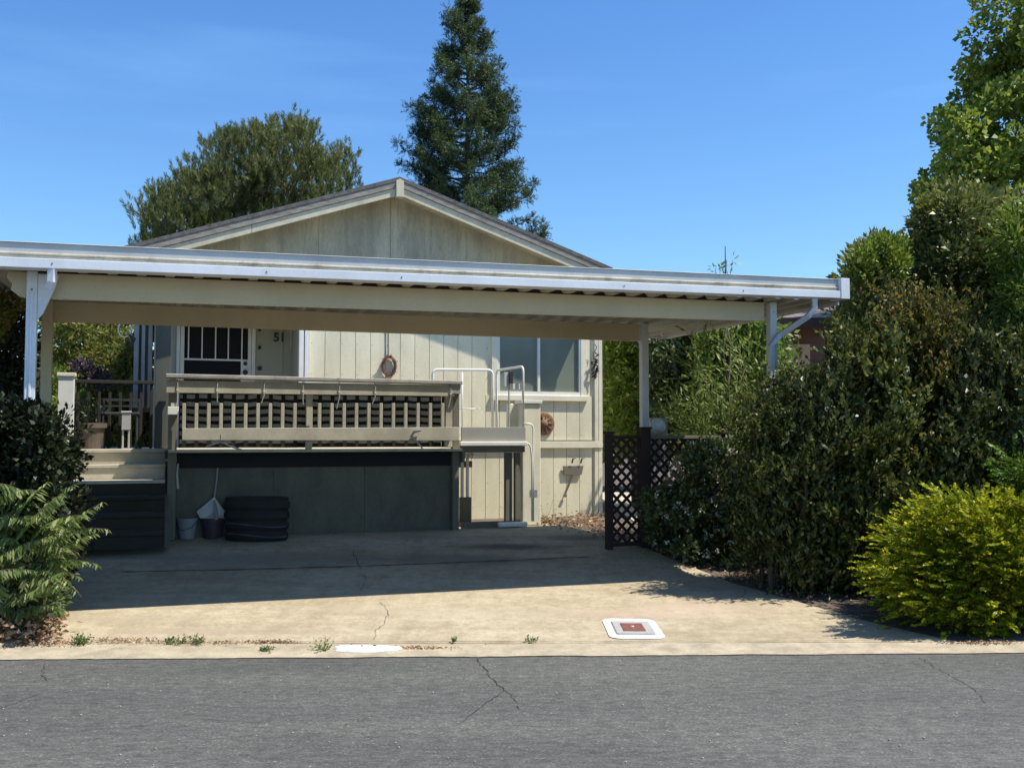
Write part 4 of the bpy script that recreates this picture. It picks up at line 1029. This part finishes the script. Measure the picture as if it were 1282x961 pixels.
# jasmine bush with white flowers
PJ=[(850,606),(866,572),(888,556),(925,560),(955,590),(962,640),(950,700),(900,702),(860,690),(815,672),(806,640),(812,610)]
cj=fill(PJ,9.75,10.7,115); b=at(880,700,10.1)
o=tree('jasmine_bush','rounded dark bush dotted with white flowers against the lattice fence','bush',gnd(b[0],b[1]),cj,lambda f:f.clumps(cj,rng.uniform(.10,.17,len(cj)),150,.055,.032,.3,.9,.8,.2),'l_jas',.03,12)
f=Fol(); fc=cj[rng.choice(len(cj),170)]+nrm(rng.normal(size=(170,3))+np.array([0,-1,.3]))*.17; f.clumps(fc,.012,7,.028,.02,.2,1,1,.1); f.build('flowers','flower',o)
PJ=[(935,545),(960,530),(978,560),(980,600),(955,640),(940,590)]
cj2=fill(PJ,9.0,9.3,14); b=at(955,700,9.2)
o=tree('grey_leaf_bush','pale grey green leaved bush in front of the dark upright shrubs','bush',gnd(b[0],b[1]),cj2,lambda f:f.clumps(cj2,.11,80,.05,.022,.4,1,.8,.2),'l_weed',.02,6)
# junipers
def juniper(lab,P,Y0,Y1,n,base,mat,k=11):
    c=fill(P,Y0,Y1,n); ctr=c.mean(0); lowtop=tuple(ctr*np.array([1,1,.6]))
    def mk(f):
        idx=np.repeat(np.arange(len(c)),k); Pp=c[idx]+rng.normal(size=(len(idx),3))*.06
        D=nrm((Pp-ctr)*np.array([1,1,.42])+np.array([0,-.08,.10])+rng.normal(size=Pp.shape)*.16)
        f.sprays(Pp,D,.17*rng.uniform(.6,1.3,len(Pp)),16,.068,.021,.8,.6,.08,True)
    return tree('juniper_shrub',lab,'shrub',base,c,mk,mat,.03,0,'golden junipers at the roadside',top=lowtop)
PJ=[(1106,700),(1112,680),(1132,662),(1150,645),(1182,634),(1218,628),(1262,634),(1310,652),(1400,668),(1410,790),(1190,786),(1135,760),(1108,730)]
b=at(1240,800,7.5); juniper('feathery golden juniper spreading at the right end of the driveway apron',PJ,6.95,8.3,430,gnd(3.75,7.7),'l_jun',9)
PJ=[(1262,590),(1275,570),(1330,552),(1400,560),(1400,640),(1290,630)]
juniper('smaller green juniper behind the golden one at the right edge',PJ,7.9,8.6,70,gnd(4.7,8.3),'l_jung')

# black hedge at left under carport
PHg=[(-60,515),(0,512),(40,517),(68,524),(80,534),(88,560),(90,610),(95,690),(60,740),(-60,740)]
ch=np.concatenate([fill(PHg,7.05,8.6,210),fill([(-60,520),(55,520),(60,640),(-60,640)],6.82,6.98,60)]); b=at(20,700,7.7)
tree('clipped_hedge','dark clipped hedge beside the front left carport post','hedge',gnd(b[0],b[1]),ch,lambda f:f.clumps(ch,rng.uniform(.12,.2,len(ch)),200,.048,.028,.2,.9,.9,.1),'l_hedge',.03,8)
PT=[(-80,345),(0,345),(22,348),(26,400),(30,500),(-80,520)]
ct=fill(PT,9.2,10.8,110); b=at(-20,700,10)
tree('shade_tree','dark shrub tree left of the front carport post behind the hedge','tree',gnd(b[0],b[1]),ct,lambda f:f.clumps(ct,rng.uniform(.16,.26,len(ct)),220,.06,.03,.2,.9,.9,.15),'l_hedge',.08,12)
ct2=fill([(-30,372),(16,378),(20,400),(12,412),(-30,415)],8.3,8.8,16); b=at(-10,600,8.6)
tree('ivy_shrub','sunlit leaves of a slim shrub at the far left edge under the gutter','shrub',gnd(b[0],b[1]),ct2,lambda f:f.clumps(ct2,.11,120,.05,.03,.2,1,.9,.2),'l_yel',.02,4)
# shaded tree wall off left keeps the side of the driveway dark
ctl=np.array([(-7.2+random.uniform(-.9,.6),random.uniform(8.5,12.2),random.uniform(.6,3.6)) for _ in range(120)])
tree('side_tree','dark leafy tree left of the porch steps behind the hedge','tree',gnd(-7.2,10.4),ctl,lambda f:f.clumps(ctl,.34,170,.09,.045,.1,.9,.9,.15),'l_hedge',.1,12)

# pinnate sumac-like shrub at lower left
g=ground_at(12,792); base=Vector((g[0],g[1]+.06,g[2]))
sm=thing('sumac_shrub','light green shrub with drooping feather shaped fronds at the lower left','shrub',tuple(base))
stem=MB(); f=Fol()
def frond(a,b,l=.105):
    a=Vector(a); b=Vector(b); ln=(b-a).length; mid=(a+b)/2+Vector((0,0,.16*ln)); P=[]
    for k in lin(0,1,25): P.append(a*(1-k)**2+mid*2*k*(1-k)+b*k*k)
    stem.tube(P[::4],[.004]*3+[.0025]*4,4)
    ps=[];us=[];ls=[]
    for q in range(3,25):
        k=q/24; p=P[q]; d=(P[min(q+1,24)]-P[q-1]).normalized(); side=d.cross(Vector((0,0,1))).normalized()
        for sg in (-1,1):
            u=side*sg*.75+d*.35+Vector((0,0,-.65+random.uniform(-.2,.2)))
            ps.append(tuple(p)); us.append(tuple(u)); ls.append(l*(.55+.9*math.sin(math.pi*min(k+.12,1)))*random.uniform(.8,1.1)*.8)
    f.leaves(np.array(ps),np.array(us),np.array(ls),np.array(ls)*.24+.003,.2,.12)
tips=[(135,662),(128,628),(122,706),(98,742),(92,606),(70,600),(60,603),(35,612),(10,605),(118,668),(105,645),(95,690),(60,715),(45,650),(5,640),(-20,610),(-40,650),(20,700),(70,735),(100,722),(80,660),(30,735),(-10,720)]
for (x_,y_) in tips:
    dY=random.uniform(-.22,.2); b=Vector(at(x_,y_,6.78+dY)); a=base+Vector((random.uniform(-.15,.2),dY*.4,.35+random.uniform(0,.5)*max(.1,(b.z-base.z)/1.0)))
    stem.tube([base+Vector((random.uniform(-.05,.05),0,0)),a],[.012,.006],5); frond(a,b)
for q in range(55):
    x_=random.uniform(-50,85); y_=random.uniform(612,770); dY=random.uniform(-.22,.25); b=Vector(at(x_,y_,6.78+dY)); a=b+Vector((random.uniform(-.45,-.1) if x_>20 else random.uniform(-.3,.3),random.uniform(-.15,.25),random.uniform(-.2,.1)))
    frond(a,b,.09)
stem.build('stems','bark',sm); f.build('fronds','l_frond',sm)
cs_=fill([(-50,640),(40,630),(72,680),(70,740),(40,775),(-50,790)],6.95,7.25,45)
o=thing('undergrowth_bush','leafy green undergrowth at the foot of the feather leaved shrub','bush',gnd(-3.9,7.4)); trunk(gnd(-3.9,7.4),[tuple(c) for c in cs_[:8]],.02,'trunk',o); f=Fol(); f.clumps(cs_,.12,130,.065,.028,.2,1,.9,.2); f.build('crown','l_weed',o)

# litter, weeds
def litter(name,label,pts,n,mat,size,cat='leaf litter',h=.03):
    f=Fol(); P=[]
    for _ in range(n):
        a=random.choice(pts); x_=a[0]+random.gauss(0,a[2]); y_=a[1]+random.gauss(0,a[3]); q=ground_at(x_,y_); P.append((q[0],q[1],q[2]+.008+random.random()**2*h))
    P=np.array(P); U=rng.normal(size=P.shape)*np.array([1,1,.35]); f.leaves(P,U,size*rng.uniform(.6,1.3,len(P)),size*.55); o=f.build(name,mat); props(o,label,cat,None,'stuff')
litter('dry_leaves','drift of dry brown leaves at the foot of the lower left shrub',[(35,795,22,6),(50,780,12,10),(20,800,25,4)],900,'l_dry',.05,h=.16)
litter('pine_needle_litter','reddish brown debris strewn along the driveway seam',[(150,802,28,1.6),(60,806,25,2),(340,804,14,.8),(230,805,60,1.2),(525,812,18,.8),(1230,806,20,1)],1500,'l_dry',.018,h=.006)
litter('leaf_pile','brown and pale leaf litter against the skirting right of the lift',[(712,657,22,3),(740,652,14,4),(690,655,8,3),(765,668,20,4)],800,'l_dry',.045,h=.07)
litter('leaf_strip','dry leaves along the planting strip right of the driveway',[(880,706,30,4),(840,690,20,4),(950,722,30,4),(1020,740,30,5)],500,'l_dry',.035,h=.02)
def weed(px,py,hpx,lab,k=12,nm='weed'):
    g=ground_at(px,py); h=hpx*g[1]/F; f=Fol(); P=np.repeat(np.array([[g[0],g[1],g[2]]]),k,0)+rng.normal(size=(k,3))*np.array([.012,.012,0])
    D=rng.normal(size=(k,3))*np.array([.7,.7,.2])+np.array([0,0,.8]); f.sprays(P,D,h*rng.uniform(.5,1,k),7,.03,.010,.7,.3)
    o=f.build(nm,'l_weed'); props(o,lab,'weed','weeds in the pavement seam')
    # keep its origin at the foot
    me=o.data; v=np.empty(len(me.vertices)*3,np.float32); me.vertices.foreach_get('co',v); v=v.reshape(-1,3)-np.array(g,np.float32); me.vertices.foreach_set('co',v.ravel()); me.update(); o.location=g
weed(101,806,14,'small green weed at the left end of the driveway seam',26); weed(212,806,12,'spindly weed in the seam, left one of a close pair',9)
weed(227,806,14,'thin forked weed in the seam, middle one of three near the debris',7); weed(247,806,12,'small tufted weed right of the thin forked weed',12)
weed(332,816,8,'tiny dark weed on the gutter between the tufted weed and the white patch',12); weed(404,815,18,'straggly pale weed touching the left end of the white paint patch',14)
weed(568,805,7,'tiny sprout in the seam right of the white paint patch',5); weed(664,804,7,'tiny dark sprout in the seam left of the utility box',7)
weed(684,655,50,'tall light green weed growing against the white lift tower',14)
# strappy plants and a bare twig under the dark shrubs
def strap(px,py,h,lab):
    g=ground_at(px,py); o=thing('strap_leaf_plant',lab,'plant',g,'strap leaved plants under the dark shrubs'); mb=MB()
    for q in range(16):
        a=random.uniform(0,6.28); l=h*random.uniform(.6,1.1); d=Vector((math.cos(a),math.sin(a),0)); p0=Vector(g); pts=[p0+d*(.1*l),p0+d*.5*l+Vector((0,0,.75*l)),p0+d*1.05*l+Vector((0,0,.35*l))]
        sd=d.cross(Vector((0,0,1)))*.012; V=[]
        for k in lin(0,1,7):
            p=pts[0]*(1-k)**2+pts[1]*2*k*(1-k)+pts[2]*k*k; V+= [p-sd*(1-k*.9),p+sd*(1-k*.9)]
        mb.poly(V,[(2*i,2*i+1,2*i+3,2*i+2) for i in range(6)])
    mb.build('strap_leaves','l_jas',o)
strap(985,722,.22,'strappy plant just right of the white standpipe'); strap(1050,742,.25,'strappy plant left of the golden juniper'); strap(925,712,.2,'strappy plant between jasmine bush and standpipe')
g=ground_at(1010,735); tw=thing('bare_twig','pale curved bare twig lying below the dark shrubs','twig',(g[0],g[1],g[2]))
MB().tube([at(976,684,g[1]),at(982,698,g[1]),at(996,706,g[1]),(g[0]+.1,g[1]+.05,g[2]+.02)],[.006,.007,.008,.009],6).build('stem','rope',tw); MB().tube([at(1000,706,g[1]),at(992,690,g[1])],[.005,.004],5).build('side_twig','rope',tw)
g=ground_at(938,700); mb=MB(); rk=thing('edging_rock','pale angular rock at the foot of the jasmine bush','rock',(g[0],g[1],g[2]))
mb.lathe(g,[(.13,-.02),(.16,.05),(.10,.13),(.0,.16)],7); mb.v=[(x+random.uniform(-.03,.03),y+random.uniform(-.03,.03),z+random.uniform(-.02,.02)) for x,y,z in mb.v]; mb.build('stone_block','stone',rk)
# white post at extreme left edge
g=ground_at(0,700); wp=thing('marker_post','white rounded post at the extreme left edge beside the feather leaved shrub','post',(g[0]-.01,8.2,gz(g[0],8.2)))
q0=at(-1,515,8.2); X0=q0[0]
MB().tube([(X0,8.2,.0),(X0,8.2,q0[2]-.02),(X0,8.2,q0[2]),(X0,8.2,q0[2]+.004)],[.03,.03,.02,.004],12).build('post_shaft','white',wp,smooth=True)
MB().tube([(X0,8.2,zz:=gz(X0,8.2)),(X0,8.2,zz+.06)],[.045,.04],12).build('post_foot','iron',wp)

# plant in the planter
c=Vector(W(sx(112,12.6),12.6,FL+.27)); f=Fol(); P=np.repeat(np.array([tuple(c)]),26,0)+rng.normal(size=(26,3))*.05
f.sprays(P,rng.normal(size=(26,3))*.4+np.array([0,0,1]),.26,9,.07,.02,.7,.2); f.build('foliage','l_hedge',bpy.data.objects['planter_pot'])['kind']='stuff'

# specks of grit on the road
mb=MB()
for _ in range(130):
    x_=random.uniform(0,1282); y_=random.uniform(826,958); q=ground_at(x_,y_); r_=random.uniform(.002,.006)
    mb.lathe((q[0],q[1],.002),[(r_,0),(r_*.8,r_*.7),(0,r_)],5)
props(mb.build('road_grit','stone'),'scattered pale grit on the asphalt','grit',None,'stuff')
print('leaves',sum(TOTAL))

# ------------------------------------------------------------------ light, sky, camera
SUN_ST=(.47,-.28,1.0)     # direction to the sun in (s,t,z)
d=Vector(W(*SUN_ST)).normalized(); el=math.asin(d.z); az=math.atan2(d.x,d.y)
print('sun el',math.degrees(el),'az',math.degrees(az))
sun=bpy.data.lights.new('sun','SUN'); sun.energy=5.0; sun.angle=R(.53); sun.color=(1,.945,.85)
so=bpy.data.objects.new('sun',sun); col.objects.link(so); so.rotation_euler=(-d).to_track_quat('-Z','Y').to_euler()
w=bpy.data.worlds.new('World'); scene.world=w; w.use_nodes=True; nt=w.node_tree
bg=nt.nodes['Background']; sk=nt.nodes.new('ShaderNodeTexSky'); sk.sky_type='NISHITA'; sk.sun_disc=False
sk.sun_elevation=el; sk.sun_rotation=az; sk.air_density=1.0; sk.dust_density=.6; sk.ozone_density=2.5; sk.altitude=100
# faint cirrus streaks mixed over the sky
tc=nt.nodes.new('ShaderNodeTexCoord'); mp=nt.nodes.new('ShaderNodeMapping'); mp.inputs['Scale'].default_value=(1.2,1.2,9); nt.links.new(tc.outputs['Generated'],mp.inputs[0])
no=nt.nodes.new('ShaderNodeTexNoise'); no.inputs['Scale'].default_value=2.2; no.inputs['Detail'].default_value=6; nt.links.new(mp.outputs[0],no.inputs['Vector'])
cr=nt.nodes.new('ShaderNodeValToRGB'); cr.color_ramp.elements[0].position=.52; cr.color_ramp.elements[0].color=(0,0,0,1); cr.color_ramp.elements[1].position=.85; cr.color_ramp.elements[1].color=(.14,.14,.14,1); nt.links.new(no.outputs[0],cr.inputs[0])
mx=nt.nodes.new('ShaderNodeMix'); mx.data_type='RGBA'; nt.links.new(cr.outputs[0],mx.inputs[0]); nt.links.new(sk.outputs[0],mx.inputs[6]); mx.inputs[7].default_value=(5.5,6.6,8,1)
sep=nt.nodes.new('ShaderNodeSeparateXYZ'); nt.links.new(tc.outputs['Generated'],sep.inputs[0])
tr_=nt.nodes.new('ShaderNodeValToRGB'); e=tr_.color_ramp.elements; e[0].position=0; e[0].color=(.95,1.22,1.30,1); e[1].position=.45; e[1].color=(.60,1.0,1.42,1); nt.links.new(sep.outputs[2],tr_.inputs[0])
mt_=nt.nodes.new('ShaderNodeMix'); mt_.data_type='RGBA'; mt_.blend_type='MULTIPLY'; mt_.inputs[0].default_value=1; nt.links.new(mx.outputs[2],mt_.inputs[6]); nt.links.new(tr_.outputs[0],mt_.inputs[7])
nt.links.new(mt_.outputs[2],bg.inputs[0]); bg.inputs[1].default_value=.114
cam=bpy.data.cameras.new('camera'); co=bpy.data.objects.new('camera',cam); col.objects.link(co); scene.camera=co
co.location=(0,0,EYE); co.rotation_euler=(math.pi/2+PHI,0,0)
cam.sensor_fit='HORIZONTAL'; cam.sensor_width=36; cam.lens=36*F/1282; cam.clip_end=2000; cam.clip_start=.05
vs_=scene.view_settings; vs_.view_transform='Standard'; vs_.look='None'; vs_.gamma=1; vs_.use_curve_mapping=False; vs_.exposure=0.36
scene.cycles.max_bounces=8; scene.cycles.diffuse_bounces=4; scene.cycles.transmission_bounces=4
